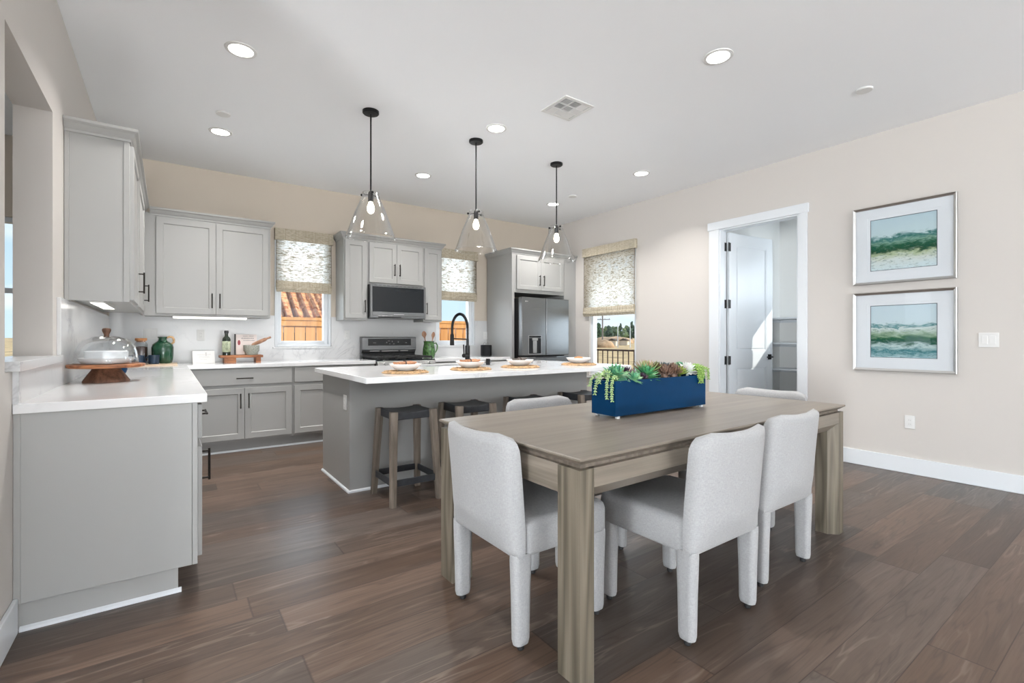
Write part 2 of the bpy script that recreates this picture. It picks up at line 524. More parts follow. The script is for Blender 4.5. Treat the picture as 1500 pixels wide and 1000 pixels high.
class Fr:
    """a flat working frame on a face: u across, v up, n out of the face"""
    def __init__(s, o, u, n):
        s.o, s.u, s.n, s.v = Vector(o), Vector(u), Vector(n), Vector((0, 0, 1))
    def p(s, a, b, c=0):
        return s.o + s.u * a + s.v * b + s.n * c
def fbox(bm, F, u0, u1, v0, v1, n0, n1):
    vs = [bm.verts.new(F.p(a, b, c)) for a, b, c in ((u0, v0, n0), (u1, v0, n0), (u1, v1, n0), (u0, v1, n0), (u0, v0, n1), (u1, v0, n1), (u1, v1, n1), (u0, v1, n1))]
    for f in ((3, 2, 1, 0), (4, 5, 6, 7), (0, 1, 5, 4), (1, 2, 6, 5), (2, 3, 7, 6), (3, 0, 4, 7)):
        bm.faces.new([vs[i] for i in f])
def panel(bm, F, u0, u1, v0, v1, t=.02, rail=.057, deep=.009, ch=.008, n0=0):
    """a shaker front: raised rails round a recessed flat centre"""
    def ring(i, h):
        return [bm.verts.new(F.p(a, b, h)) for a, b in ((u0 + i, v0 + i), (u1 - i, v0 + i), (u1 - i, v1 - i), (u0 + i, v1 - i))]
    rs = [ring(0, n0), ring(0, n0 + t - .002), ring(.002, n0 + t), ring(rail, n0 + t), ring(rail + ch, n0 + t - deep)]
    for a, b in zip(rs, rs[1:]):
        for i in range(4):
            bm.faces.new((a[i], a[(i + 1) % 4], b[(i + 1) % 4], b[i]))
    bm.faces.new(rs[-1])
    bm.faces.new(list(reversed(rs[0])))
FY = lambda x, y, z=0: Fr((x, y, z), (1, 0, 0), (0, -1, 0))      # faces the dining side
FXp = lambda x, y, z=0: Fr((x, y, z), (0, 1, 0), (1, 0, 0))      # left-hand run, faces the island
FXm = lambda x, y, z=0: Fr((x, y, z), (0, -1, 0), (-1, 0, 0))    # right-hand wall, faces the room

def finish(bm, name, mat, parent=None, smooth=None, bevel=0, seg=2, shift=None, angle=35):
    if shift:
        bmesh.ops.translate(bm, verts=bm.verts, vec=[-x for x in shift])
    bmesh.ops.recalc_face_normals(bm, faces=bm.faces)
    me = bpy.data.meshes.new(name)
    bm.to_mesh(me)
    bm.free()
    if mat is not None:
        for k in (mat if isinstance(mat, (list, tuple)) else [mat]):
            me.materials.append(M[k] if isinstance(k, str) else k)
    if smooth or bevel:
        me.polygons.foreach_set('use_smooth', [True] * len(me.polygons))
        me.set_sharp_from_angle(angle=R(angle if not smooth or smooth is True else smooth))
    o = bpy.data.objects.new(name, me)
    COL.objects.link(o)
    if bevel:
        b = o.modifiers.new('bevel', 'BEVEL')
        b.width = bevel
        b.segments = seg
        b.limit_method = 'ANGLE'
        b.angle_limit = R(40)
        b.harden_normals = False
    if parent:
        o.parent = parent
    return o
def tag(o, label=None, cat=None, group=None, kind=None):
    if label:
        o['label'] = label
    if cat:
        o['category'] = cat
    if group:
        o['group'] = group
    if kind:
        o['kind'] = kind
    return o
def thing(name, label, cat, loc=(0, 0, 0), rz=0, group=None):
    o = bpy.data.objects.new(name, None)
    COL.objects.link(o)
    o.location = loc
    o.rotation_euler = (0, 0, rz)
    o.empty_display_size = .1
    return tag(o, label, cat, group)
def dup(root, loc, rz=0, label=None, group=None):
    r = root.copy()
    COL.objects.link(r)
    r.location = loc
    r.rotation_euler = (0, 0, rz)
    tag(r, label, None, group)
    for ch in root.children:
        c = ch.copy()
        COL.objects.link(c)
        c.parent = r
        for g in ch.children:
            d = g.copy()
            COL.objects.link(d)
            d.parent = c
    return r
B = bmesh.new
def structure(name, bm, mat, **kw):
    return tag(finish(bm, name, mat, **kw), kind='structure')

# ================================================================== THE SETTING
XL, XR, YB, ZC = -.505, 5.255, 6.28, 3.048
def wall_cells(bm, a0, a1, z0, z1, holes, emitf):
    A = sorted({a0, a1, *[h[0] for h in holes], *[h[1] for h in holes]})
    Z = sorted({z0, z1, *[h[2] for h in holes], *[h[3] for h in holes]})
    for i in range(len(A) - 1):
        run = None
        for j in range(len(Z) - 1):
            ca, cz = (A[i] + A[i + 1]) / 2, (Z[j] + Z[j + 1]) / 2
            if any(h[0] < ca < h[1] and h[2] < cz < h[3] for h in holes):
                if run is not None:
                    emitf(A[i], A[i + 1], run, Z[j])
                    run = None
            elif run is None:
                run = Z[j]
        if run is not None:
            emitf(A[i], A[i + 1], run, z1)
def wall_x(name, y0, y1, x0, x1, holes, mat, z1=ZC):
    bm = B()
    wall_cells(bm, x0, x1, 0, z1, holes, lambda a, b, c, d: box(bm, a, b, y0, y1, c, d))
    bmesh.ops.remove_doubles(bm, verts=bm.verts, dist=1e-5)
    return structure(name, bm, mat)
def wall_y(name, x0, x1, y0, y1, holes, mat, z1=ZC):
    bm = B()
    wall_cells(bm, y0, y1, 0, z1, holes, lambda a, b, c, d: box(bm, x0, x1, a, b, c, d))
    bmesh.ops.remove_doubles(bm, verts=bm.verts, dist=1e-5)
    return structure(name, bm, mat)

bm = B(); box(bm, -7.6, 7.0, -8.12, 6.43, -.1, 0)
structure('floor', bm, 'floor')
bm = B(); box(bm, -7.6, 7.0, -8.12, 6.43, ZC, ZC + .12)
structure('ceiling', bm, 'ceiling')
W1 = (1.05, 1.64, 1.10, 2.42)
W2 = (3.165, 3.755, 1.10, 2.42)
W3 = (4.39, 5.30, .62, 2.43)
wall_x('wall_back', YB, YB + .15, -7.5, XR + .115, [W1, W2, (-2.3, -.8, .95, 2.3)], 'wall')
wall_y('wall_right', XR, XR + .115, -8.0, YB, [(2.286, 3.156, 0, 2.455), W3], 'wall_right')
wall_y('wall_left', XL - .15, XL, 2.3, YB, [(2.591, 3.507, 1.045, 2.385)], 'wall_right')
wall_x('wall_rear', -8.12, -8.0, -7.6, XR + .115, [(-6.1, -1.9, .2, 2.5), (-1.2, 3.5, .05, 2.5), (3.7, 5.0, .45, 2.5)], 'wall_right')
wall_y('wall_far_left', -7.6, -7.5, -8.0, YB + .15, [(-5.7, .5, .05, 2.5), (2.9, 5.1, .7, 2.3)], 'wall_right')
wall_x('wall_light_block', 2.15, 2.3, -5.0, XL - .15, [], 'wall_right')  # unseen wall added to keep side light off the pass-through jamb
PB = 6.9
wall_y('wall_pantry_back', PB, PB + .1, 1.6, 3.35, [(1.74, 2.37, 1.62, 2.3)], 'wall_white')
wall_x('wall_pantry_left', 3.25, 3.35, XR + .115, PB, [], 'wall_white')
wall_x('wall_pantry_right', 1.6, 1.7, XR + .115, PB, [], 'wall_white')

# baseboards
def base_y(name, x0, x1, y0, y1):
    bm = B(); box(bm, x0, x1, y0, y1, 0, .14)
    structure(name, bm, 'trim', bevel=.004)
base_y('baseboard_right', XR - .016, XR, -8.0, 2.19)
base_y('baseboard_right_far', XR - .016, XR, 3.30, 5.58)
base_y('baseboard_left', XL, XL + .016, 2.3, 2.70)
bm = B(); box(bm, XR + .115, PB, 3.234, 3.25, 0, .14); structure('baseboard_pantry', bm, 'trim')

# quartz cap and riser of the pass-through, backsplash slabs
bm = B()
box(bm, XL - .17, XL + .028, 2.665, 3.62, 1.045, 1.085)
structure('trim_1', bm, 'splash', bevel=.002)
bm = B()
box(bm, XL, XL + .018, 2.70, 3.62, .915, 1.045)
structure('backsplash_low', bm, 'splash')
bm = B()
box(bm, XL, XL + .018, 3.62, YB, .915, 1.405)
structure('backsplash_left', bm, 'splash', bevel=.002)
bm = B()
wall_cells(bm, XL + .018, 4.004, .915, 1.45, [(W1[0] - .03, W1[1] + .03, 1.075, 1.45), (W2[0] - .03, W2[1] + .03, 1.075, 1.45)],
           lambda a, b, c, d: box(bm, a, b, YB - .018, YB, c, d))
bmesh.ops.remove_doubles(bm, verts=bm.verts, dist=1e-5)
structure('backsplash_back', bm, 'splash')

# windows
def ring_frame(bm, F, u0, u1, v0, v1, wdt, n0, n1):
    fbox(bm, F, u0, u0 + wdt, v0, v1, n0, n1)
    fbox(bm, F, u1 - wdt, u1, v0, v1, n0, n1)
    fbox(bm, F, u0 + wdt, u1 - wdt, v0, v0 + wdt, n0, n1)
    fbox(bm, F, u0 + wdt, u1 - wdt, v1 - wdt, v1, n0, n1)
def window(name, F, wd, v0, v1, mid=None, lip=True, fw=.05):
    bm = B()
    ring_frame(bm, F, 0, wd, v0, v1, fw, -.11, -.03)
    if lip:
        ring_frame(bm, F, -.028, wd + .028, v0 - .022, v1 + .02, .03, -.03, .012)
    if mid:
        fbox(bm, F, fw, wd - fw, mid, mid + .045, -.10, -.035)
    o = structure(name, bm, 'vinyl', bevel=.003)
    bm = B(); fbox(bm, F, fw - .005, wd - fw + .005, v0 + fw - .005, v1 - fw + .005, -.074, -.068)
    finish(bm, 'glass_pane', 'glass', o)
    bm = B(); fbox(bm, F, -.05, wd + .05, v0 - .042, v0 - .022, -.02, .03)
    finish(bm, 'window_sill', 'splash', o, bevel=.002)
    return o
window('window_1', FY(W1[0], YB), W1[1] - W1[0], W1[2], W1[3], 1.76)
window('window_2', FY(W2[0], YB), W2[1] - W2[0], W2[2], W2[3], 1.76)
window('window_3', FXm(XR, W3[1]), W3[1] - W3[0], W3[2], W3[3], 1.55, lip=False, fw=.055)
window('window_4', FY(-2.3, YB), 1.5, .95, 2.3, 1.6, lip=False)
window('window_5', Fr((PB, 2.37, 0), (0, -1, 0), (-1, 0, 0)), .63, 1.62, 2.3, None, lip=False, fw=.025)
def rear_window(name, F, wd, v0, v1, parts):
    bm = B()
    ring_frame(bm, F, 0, wd, v0, v1, .06, -.1, -.03)
    for k in range(1, parts):
        fbox(bm, F, wd * k / parts - .04, wd * k / parts + .04, v0 + .06, v1 - .06, -.1, -.03)
    structure(name, bm, 'vinyl')
FR = lambda x: Fr((x, -8.0, 0), (-1, 0, 0), (0, 1, 0))
rear_window('window_6', FR(-1.9), 4.2, .2, 2.5, 3)
rear_window('door_2', FR(3.5), 4.7, .05, 2.5, 3)
rear_window('window_7', FR(5.0), 1.3, .45, 2.5, 2)
FL = lambda y: Fr((-7.5, y, 0), (0, 1, 0), (1, 0, 0))
rear_window('door_3', FL(-5.7), 6.2, .05, 2.5, 3)
rear_window('window_8', FL(2.9), 2.2, .7, 2.3, 2)

# pantry door: casing, lining, open leaf with black hinges and lever
bm = B()
box(bm, XR - .02, XR, 2.20, 2.286, 0, 2.455)
box(bm, XR - .02, XR, 3.156, 3.28, 0, 2.455)
box(bm, XR - .026, XR, 2.185, 3.295, 2.455, 2.548)
structure('trim_2', bm, 'trim', bevel=.003)
bm = B()
box(bm, XR - .004, XR + .119, 2.286, 2.302, 0, 2.455)
box(bm, XR - .004, XR + .119, 3.14, 3.156, 0, 2.455)
box(bm, XR - .004, XR + .119, 2.302, 3.14, 2.44, 2.455)
structure('trim_3', bm, 'trim')
ang = R(-6.3)
du, dn = Vector((math.cos(ang), math.sin(ang), 0)), Vector((math.sin(ang), -math.cos(ang), 0))
FD = Fr((XR + .135, 3.128, 0), du, dn)
bm = B()
DW, DH, ST = .84, 2.43, .118
def door_face(bm, F, n_front, sgn):
    # stiles and rails stand proud of two raised-moulding panels
    for a, b, c, d in ((0, ST, .01, DH), (DW - ST, DW, .01, DH), (ST, DW - ST, DH - .13, DH), (ST, DW - ST, .84, 1.02), (ST, DW - ST, .01, .22)):
        fbox(bm, F, a, b, c, d, -.017, .017)
    for c, d in ((1.02, DH - .13), (.22, .84)):
        fbox(bm, F, ST, DW - ST, c, d, -.007, .007)
        panel(bm, F, ST + .035, DW - ST - .035, c + .035, d - .035, .006, .03, .0, .0, n0=.007)
        for k in ((ST, ST + .018, c, d), (DW - ST - .018, DW - ST, c, d), (ST + .018, DW - ST - .018, c, c + .018), (ST + .018, DW - ST - .018, d - .018, d)):
            fbox(bm, F, *k, .007, .014)
door_face(bm, FD, 0, 1)
door = structure('door_1', bm, 'trim')
for z in (2.26, 1.585, .92):
    bm = B()
    fbox(bm, FD, -.012, .022, z - .05, z + .05, .012, .0215)
    tube(bm, [FD.p(-.014, z - .052, .022), FD.p(-.014, z + .052, .022)], .007, 8)
    fbox(bm, Fr((XR + .115, 3.138, 0), (-1, 0, 0), (0, -1, 0)), 0, .035, z - .05, z + .05, -.003, .003)
    tag(finish(bm, 'hinge', 'blackm', door), 'matte black butt hinge')
bm = B()
fbox(bm, FD, DW - .095, DW - .035, .915, .98, .017, .027)
tube(bm, [FD.p(DW - .065, .947, .02), FD.p(DW - .065, .947, .065)], .01, 10)
tube(bm, [FD.p(DW - .06, .947, .06), FD.p(DW - .175, .947, .062)], .0085, 10)
tag(finish(bm, 'door_handle', 'black', door, smooth=True), 'black lever on a square rose')

# pantry shelves: an L of white boards
for z in (1.455, 1.125, .78, .45):
    bm = B()
    box(bm, 6.55, PB, 1.7, 3.25, z - .022, z)
    box(bm, 6.55, PB, 3.228, 3.25, z - .06, z - .022)
    box(bm, PB - .02, PB, 1.7, 3.228, z - .06, z - .022)
    tag(finish(bm, 'pantry_shelf', 'trim', bevel=.002),
        {1.455: 'top white board shelf inside the pantry', 1.125: 'white pantry shelf level with the door lever, second board down',
         .78: 'white pantry shelf below the door lever, third board down', .45: 'lowest white pantry shelf, mostly hidden behind the table'}[z], 'shelf', 'pantry shelves')

# ceiling fittings
def downlight(x, y, label):
    t = thing('recessed_light', label, 'ceiling light', (x, y, ZC), 0, 'recessed ceiling lights')
    bm = B(); lathe(bm, [(.070, -.004), (.073, -.008), (.092, -.005), (.094, 0), (.070, 0)], seg=40, cap0=False, cap1=False)
    finish(bm, 'trim_ring', 'plastic', t, smooth=True)
    bm = B(); lathe(bm, [(.070, -.0045), (.070, -.001)], seg=40)
    tag(finish(bm, 'lens', 'lens', t), 'glowing white lens')
    l = lamp('downlight_lamp', 'AREA', (0, 0, -.012), 11, (1, .97, .94), .13, shape='DISK', parent=t, spread=R(125))
    return t
downlight(.38, 3.55, 'large recessed ceiling light nearest the tall left wall cabinet')
downlight(2.965, 1.79, 'recessed ceiling light above the dining table, nearest the framed pictures')
downlight(.38, 5.06, 'recessed ceiling light above the back left corner cabinets, beside a round cap')
downlight(2.37, 3.55, 'recessed ceiling light between the vent and the middle pendant')
downlight(2.37, 5.06, 'small recessed ceiling light between the first and middle pendants, above the microwave side')
downlight(4.35, 3.56, 'recessed ceiling light near the right wall, to the right of the third pendant')
downlight(4.35, 5.09, 'recessed ceiling light partly hidden by the rod of the third pendant')
def cap(x, y, label, r=.055):
    bm = B(); lathe(bm, [(r, 0), (r, -.006), (r * .93, -.012), (r * .3, -.013)], (0, 0, 0), 32, True, True)
    o = finish(bm, 'sprinkler_cap', 'plastic', smooth=30)
    o.location = (x, y, ZC)
    tag(o, label, 'ceiling cap', 'round ceiling caps')
cap(4.25, 1.388, 'round white ceiling cap high on the right above the pictures')
cap(.367, 4.637, 'round white ceiling cap beside a recessed light at the left')
cap(4.311, 4.651, 'small white ceiling cap right of the third pendant')
# supply vent: square frame, curved blades in four directions
t = thing('ceiling_vent', 'square white ceiling air vent with louvred blades', 'vent', (2.635, 2.905, ZC))
bm = B()
S = .155
for a, b, c, d in ((-S, S, -S, -S + .03), (-S, S, S - .03, S), (-S, -S + .03, -S + .03, S - .03), (S - .03, S, -S + .03, S - .03)):
    box(bm, a, b, c, d, -.008, 0)
for k in (-.042, .042):
    box(bm, -.125, .125, k - .005, k + .005, -.009, -.001)
    box(bm, k - .005, k + .005, -.125, .125, -.0085, -.001)
finish(bm, 'frame', 'plastic', t, bevel=.002)
bm = B()
box(bm, -.124, .124, -.124, .124, -.0012, -.0002)
tag(finish(bm, 'duct_opening', 'blackm', t), 'dark duct behind the blades')
bm = B()
for i, cx_ in enumerate((-.084, 0, .084)):
    for j, cy_ in enumerate((-.084, 0, .084)):
        horiz = (i + j) % 2 == 0
        for k in range(5):
            o_ = -.03 + k * .015
            tilt = -.004 if (i, j) in ((0, 0), (0, 1), (1, 0), (1, 1)) else .010
            if horiz:
                vs = [(cx_ - .036, cy_ + o_ - .004, -.002), (cx_ + .036, cy_ + o_ - .004, -.002), (cx_ + .036, cy_ + o_ + tilt, -.0085), (cx_ - .036, cy_ + o_ + tilt, -.0085)]
            else:
                vs = [(cx_ + o_ - .004, cy_ - .036, -.002), (cx_ + o_ - .004, cy_ + .036, -.002), (cx_ + o_ + tilt, cy_ + .036, -.0085), (cx_ + o_ + tilt, cy_ - .036, -.0085)]
            bm.faces.new([bm.verts.new(p) for p in vs])
finish(bm, 'louvre_blades', 'plastic', t)

# pendants
def pendant():
    t = thing('pendant_lamp', '', 'pendant lamp', (0, 0, ZC), 0, 'pendant lamps over the island')
    bm = B(); lathe(bm, [(.066, 0), (.066, -.018), (.060, -.024), (.012, -.026)], seg=36)
    finish(bm, 'canopy', 'black', t, smooth=30)
    bm = B(); tube(bm, [(0, 0, -.02), (0, 0, -.70)], .0065, 10)
    finish(bm, 'rod', 'black', t, smooth=True)
    bm = B(); lathe(bm, [(.012, -.66), (.02, -.675), (.022, -.70), (.022, -.745), (.017, -.748)], seg=24)
    finish(bm, 'socket', 'black', t, smooth=30)
    bm = B()
    for a in (R(20), R(140), R(260)):
        d = Vector((math.cos(a), math.sin(a), 0))
        tube(bm, [d * .018 + Vector((0, 0, -.688)), d * .078 + Vector((0, 0, -.688))], .003, 8)
        tube(bm, [d * .066 + Vector((0, 0, -.688)), d * .072 + Vector((0, 0, -.688)), d * .082 + Vector((0, 0, -.688)), d * .086 + Vector((0, 0, -.688))], [.004, .010, .010, .004], 12)
    finish(bm, 'shade_screws', 'black', t, smooth=40)
    bm = B(); lathe(bm, [(.013, -.745), (.02, -.765), (.028, -.79), (.029, -.81), (.022, -.832), (.008, -.842)], seg=20)
    tag(finish(bm, 'bulb', 'bulb', t, smooth=True), 'glowing filament bulb')
    bm = B(); lathe(bm, [(.058, -.672), (.064, -.668), (.068, -.675), (.068, -.70), (.128, -.84), (.192, -1.02), (.196, -1.032), (.201, -1.040), (.199, -1.044), (.190, -1.033), (.186, -1.02), (.122, -.838), (.062, -.698), (.060, -.675)], seg=56, cap0=False, cap1=False)
    for f_ in bm.faces:
        f_.smooth = True
    tag(finish(bm, 'lamp_shade', 'shade_glass', t, smooth=60), 'clear glass cone shade')
    lamp('bulb_lamp', 'POINT', (0, 0, -.80), 27, (1, .965, .90), .028, parent=t)
    return t
pl = pendant()
PEND = [((1.352, 3.886, ZC), 'glass cone pendant over the left end of the island'),
        ((2.36, 3.88, ZC), 'middle glass cone pendant of the three over the island'),
        ((3.37, 3.89, ZC), 'glass cone pendant over the fridge end of the island, smallest in view')]
for i, (loc, lab) in enumerate(PEND):
    if i == 0:
        pl.location = loc
        pl['label'] = lab
    else:
        dup(pl, loc, 0, lab)

# ================================================================== CABINETS
def pull(F, u, v, ln, vertical, parent, n=.02, r=.0055, out=.032, shift=None):
    bm = B()
    e = ln / 2
    q = (lambda s, h: F.p(u, v + s, h)) if vertical else (lambda s, h: F.p(u + s, v, h))
    tube(bm, [q(-e - .012, n + out), q(e + .012, n + out)], r, 8)
    for s in (-e, e):
        tube(bm, [q(s, n - .001), q(s, n + out)], r * .9, 8)
    return tag(finish(bm, 'handle', 'bronze', parent, smooth=40, shift=shift), 'black bar pull')
def cab_door(F, u0, u1, v0, v1, t, loc, hu=None, hv=None, hl=.13, vertical=True, name='door', flat=False):
    bm = B()
    if flat:
        fbox(bm, F, u0, u1, v0, v1, .0, .02)
    else:
        panel(bm, F, u0, u1, v0, v1)
    d = finish(bm, name, 'cab', t, bevel=.0025 if flat else 0, shift=loc)
    if hu is not None:
        pull(F, hu, hv, hl, vertical, d, shift=loc)
    return d
def crown(t, loc, path, z0=2.405, z1=2.48):
    bm = B()
    h = z1 - z0
    prof = [(0, z0), (.006, z0), (.008, z0 + h * .18), (.018, z0 + h * .3), (.030, z0 + h * .62), (.040, z0 + h * .72), (.044, z0 + h * .78), (.044, z1), (0, z1)]
    extrude_path_profile(bm, path, prof)
    finish(bm, 'crown_moulding', 'cab', t, shift=loc, smooth=25)
UB, UT = 1.405, 2.43        # wall cabinets: underside and top
FXF, FYF = -.20, 5.95       # faces of the left run and of the back run

# wall cabinets on the left wall
def side_upper(y0, y1, label, end=False, hy=None, d0=None, d1=None):
    loc = (XL + .16, (y0 + y1) / 2, UB)
    t = thing('wall_cabinet', label, 'wall cabinet', loc, 0, 'grey wall cabinets')
    bm = B(); box(bm, XL + .002, FXF, y0, y1, UB + .02, UT)
    finish(bm, 'body', 'cab', t, shift=loc)
    bm = B()
    box(bm, XL + .002, FXF, y0, y1 if not end else y0 + .02, UB, UB + .02) if end else None
    box(bm, FXF - .02, FXF, y0 + (.02 if end else 0), y1, UB, UB + .02)
    finish(bm, 'light_rail', 'cab', t, shift=loc)
    if end:
        bm = B()
        box(bm, XL + .002, XL + .022, y0 - .007, y0, UB, UT)
        box(bm, FXF - .03, FXF, y0 - .007, y0, UB, UT)
        box(bm, XL + .022, FXF - .03, y0 - .003, y0, UB, UT)
        finish(bm, 'end_panel', 'cab', t, shift=loc, bevel=.0015)
    F = FXp(FXF, 0)
    cab_door(F, d0, d1, UB + .015, 2.39, t, loc, hy, 1.585, .13)
    path = [(FXF, y1), (FXF, y0 - .007), (XL + .002, y0 - .007)] if end else [(FXF, y1), (FXF, y0)]
    crown(t, loc, path[::-1])
    return t
side_upper(3.845, 4.58, 'nearest grey wall cabinet on the left wall, its flat end panel showing', True, 4.45, 3.865, 4.50)
side_upper(4.58, 5.905, 'second grey wall cabinet on the left wall, running into the corner', False, 5.42, 4.60, 5.50)

# back wall, corner unit with two doors
def back_upper(x0, x1, label, doors, z0=UB, side=None, fy=FYF, crown_path=None, group='grey wall cabinets', z1=UT, rail=True, dz1=2.39):
    loc = ((x0 + x1) / 2, YB - .16, z0)
    t = thing('wall_cabinet', label, 'wall cabinet', loc, 0, group)
    bm = B(); box(bm, x0, x1, fy, YB - .001, z0, z1)
    finish(bm, 'body', 'cab', t, shift=loc, bevel=.0015)
    F = FY(0, fy)
    for u0, u1, hu, hv in doors:
        cab_door(F, u0, u1, z0 + .025, dz1, t, loc, hu, hv, .13)
    if crown_path:
        crown(t, loc, crown_path)
    return t
back_upper(FXF + .001, .925, 'wide two door grey wall cabinet in the back left corner', [(-.105, .4015, .368, 1.572), (.4045, .905, .438, 1.572)],
           crown_path=[(.925, YB - .001), (.925, FYF), (FXF + .046, FYF)][::-1])
# centre group either side of and above the microwave
back_upper(1.73, 2.0295, 'narrow grey wall cabinet at the left of the microwave', [(1.745, 2.015, 1.985, 1.58)],
           crown_path=[(2.0295, FYF), (1.73, FYF), (1.73, YB - .001)][::-1])
back_upper(2.031, 2.785, 'short two door grey wall cabinet above the microwave', [(2.045, 2.4065, 2.373, 2.06), (2.4095, 2.772, 2.443, 2.06)], z0=1.862,
           crown_path=[(2.031, FYF), (2.785, FYF)])
back_upper(2.7865, 3.065, 'narrow grey wall cabinet at the right of the microwave', [(2.80, 3.05, 2.825, 1.58)],
           crown_path=[(2.7865, FYF), (3.065, FYF), (3.065, YB - .001)])

# fridge surround: two tall panels and a deep cabinet bridging them
FGX0, FGX1, FGY = 4.006, 5.005, 5.60
loc = (4.5, 5.95, 0)
t = thing('fridge_surround', 'tall grey cabinet surround enclosing the refrigerator', 'tall cabinet', loc)
bm = B(); box(bm, FGX0, FGX0 + .045, FGY, YB - .02, 0, UT)
finish(bm, 'side_panel', 'cab', t, shift=loc, bevel=.002)
bm = B(); box(bm, FGX1, XR - .001, FGY, YB - .02, 0, UT)
finish(bm, 'side_panel', 'cab', t, shift=loc, bevel=.002)
bm = B(); box(bm, FGX0 + .045, FGX1, FGY, YB - .02, 1.845, UT)
b_ = finish(bm, 'bridge_cabinet', 'cab', t, shift=loc, bevel=.002)
F = FY(0, FGY)
cab_door(F, 4.085, 4.533, 1.895, 2.385, t, loc, 4.495, 2.04, .13)
cab_door(F, 4.536, 4.985, 1.895, 2.385, t, loc, 4.574, 2.04, .13)
crown(t, loc, [(FGX0, YB - .02), (FGX0, FGY), (XR - .002, FGY)])

# base cabinets --------------------------------------------------------
CT, CTH = .915, .04
BX, BY = .11, 5.665          # faces of left and back base runs
def base_left(y0, y1, label, end=False, fronts=()):
    loc = (-.2, (y0 + y1) / 2, 0)
    t = thing('base_cabinet', label, 'base cabinet', loc, 0, 'grey base cabinets')
    bm = B(); box(bm, XL + .001, BX, y0, y1, .115, CT - CTH)
    finish(bm, 'body', 'cab', t, shift=loc)
    bm = B(); box(bm, XL + .001, BX - .075, y0 + (.004 if end else 0), y1, 0, .115)
    finish(bm, 'toe_kick', 'cab', t, shift=loc)
    if end:
        bm = B()
        box(bm, XL + .001, XL + .022, y0 - .012, y0, .115, CT - CTH)
        box(bm, BX - .02, BX, y0 - .012, y0, .115, CT - CTH)
        box(bm, XL + .022, BX - .0215, y0 - .012, y0, .115, CT - CTH)
        finish(bm, 'end_panel', 'cab', t, shift=loc, bevel=.0012)
        bm = B()
        prism(bm, [(y0 + .004, 0), (y0 - .010, 0), (y0 - .008, .011), (y0 + .004, .018)], 'X', XL + .017, BX - .062)
        tag(finish(bm, 'shoe_moulding', 'trim', t, shift=loc, smooth=30), 'white quarter round at the floor')
    F = FXp(BX, 0)
    for name, u0, u1, v0, v1, hu, hv, hl, vert, flat in fronts:
        cab_door(F, u0, u1, v0, v1, t, loc, hu, hv, hl, vert, name, flat)
    return t
base_left(2.715, 3.35, 'nearest grey base cabinet of the left run, with the big flat end panel', True,
          [('drawer', 2.735, 3.34, .70, .862, 3.04, .785, .13, False, True), ('door', 2.735, 3.34, .14, .66, 2.79, .56, .13, True, False)])
base_left(3.35, 4.25, 'middle grey base cabinet of the left run, face turned to the island', False,
          [('drawer', 3.36, 4.24, .70, .862, 3.8, .785, .13, False, True), ('door', 3.36, 3.798, .14, .66, 3.76, .56, .13, True, False), ('door', 3.802, 4.24, .14, .66, 3.84, .56, .13, True, False)])
base_left(4.25, BY, 'far grey base cabinet of the left run, ending in the corner', False,
          [('drawer', 4.26, 5.10, .70, .862, 4.68, .785, .13, False, True), ('door', 4.26, 5.10, .14, .66, 5.06, .56, .13, True, False)])
def base_back(x0, x1, label, fronts):
    loc = ((x0 + x1) / 2, 6.0, 0)
    t = thing('base_cabinet', label, 'base cabinet', loc, 0, 'grey base cabinets')
    bm = B(); box(bm, x0, x1, BY, YB - .001, .115, CT - CTH)
    finish(bm, 'body', 'cab', t, shift=loc)
    bm = B(); box(bm, x0, x1, BY + .075, YB - .001, 0, .115)
    finish(bm, 'toe_kick', 'cab', t, shift=loc)
    bm = B(); prism(bm, [(BY + .075, 0), (BY + .061, 0), (BY + .063, .012), (BY + .075, .018)], 'X', max(x0, .04), x1)
    tag(finish(bm, 'shoe_moulding', 'trim', t, shift=loc, smooth=30), 'white quarter round at the floor')
    F = FY(0, BY)
    for name, u0, u1, v0, v1, hu, hv, hl, vert, flat in fronts:
        cab_door(F, u0, u1, v0, v1, t, loc, hu, hv, hl, vert, name, flat)
    return t
base_back(BX + .001, 1.103, 'two door grey base cabinet with a wide drawer, under the wooden board', [
    ('drawer', .155, 1.09, .70, .862, .637, .768, .13, False, True),
    ('door', .155, .6355, .14, .665, .60, .535, .13, True, False), ('door', .6385, 1.09, .14, .665, .674, .535, .13, True, False)])
base_back(1.1045, 2.018, 'grey base cabinet left of the range, half behind the island', [
    ('drawer', 1.117, 2.005, .70, .862, 1.56, .768, .13, False, True),
    ('door', 1.117, 1.559, .14, .665, 1.52, .535, .13, True, False), ('door', 1.563, 2.005, .14, .665, 1.60, .535, .13, True, False)])
base_back(2.792, 4.0045, 'grey base cabinet between the range and the refrigerator, behind the island', [
    ('drawer', 2.81, 3.395, .70, .862, 3.1, .768, .13, False, True), ('drawer', 3.40, 3.99, .70, .862, 3.7, .768, .13, False, True),
    ('door', 2.81, 3.395, .14, .665, 3.35, .535, .13, True, False), ('door', 3.40, 3.99, .14, .665, 3.45, .535, .13, True, False)])

# worktops
bm = B()
prism(bm, [(XL + .001, 2.690), (.148, 2.690), (.148, 5.63), (2.018, 5.63), (2.018, YB - .001), (XL + .001, YB - .001)], 'Z', CT - CTH, CT)
tag(finish(bm, 'countertop', 'quartz', bevel=.003), 'white quartz countertop turning the corner along the left and back walls', 'countertop')
bm = B(); box(bm, 2.792, 4.004, 5.63, YB - .001, CT - CTH, CT)
tag(finish(bm, 'countertop', 'quartz', bevel=.003), 'white quartz countertop between the range and the refrigerator', 'countertop')

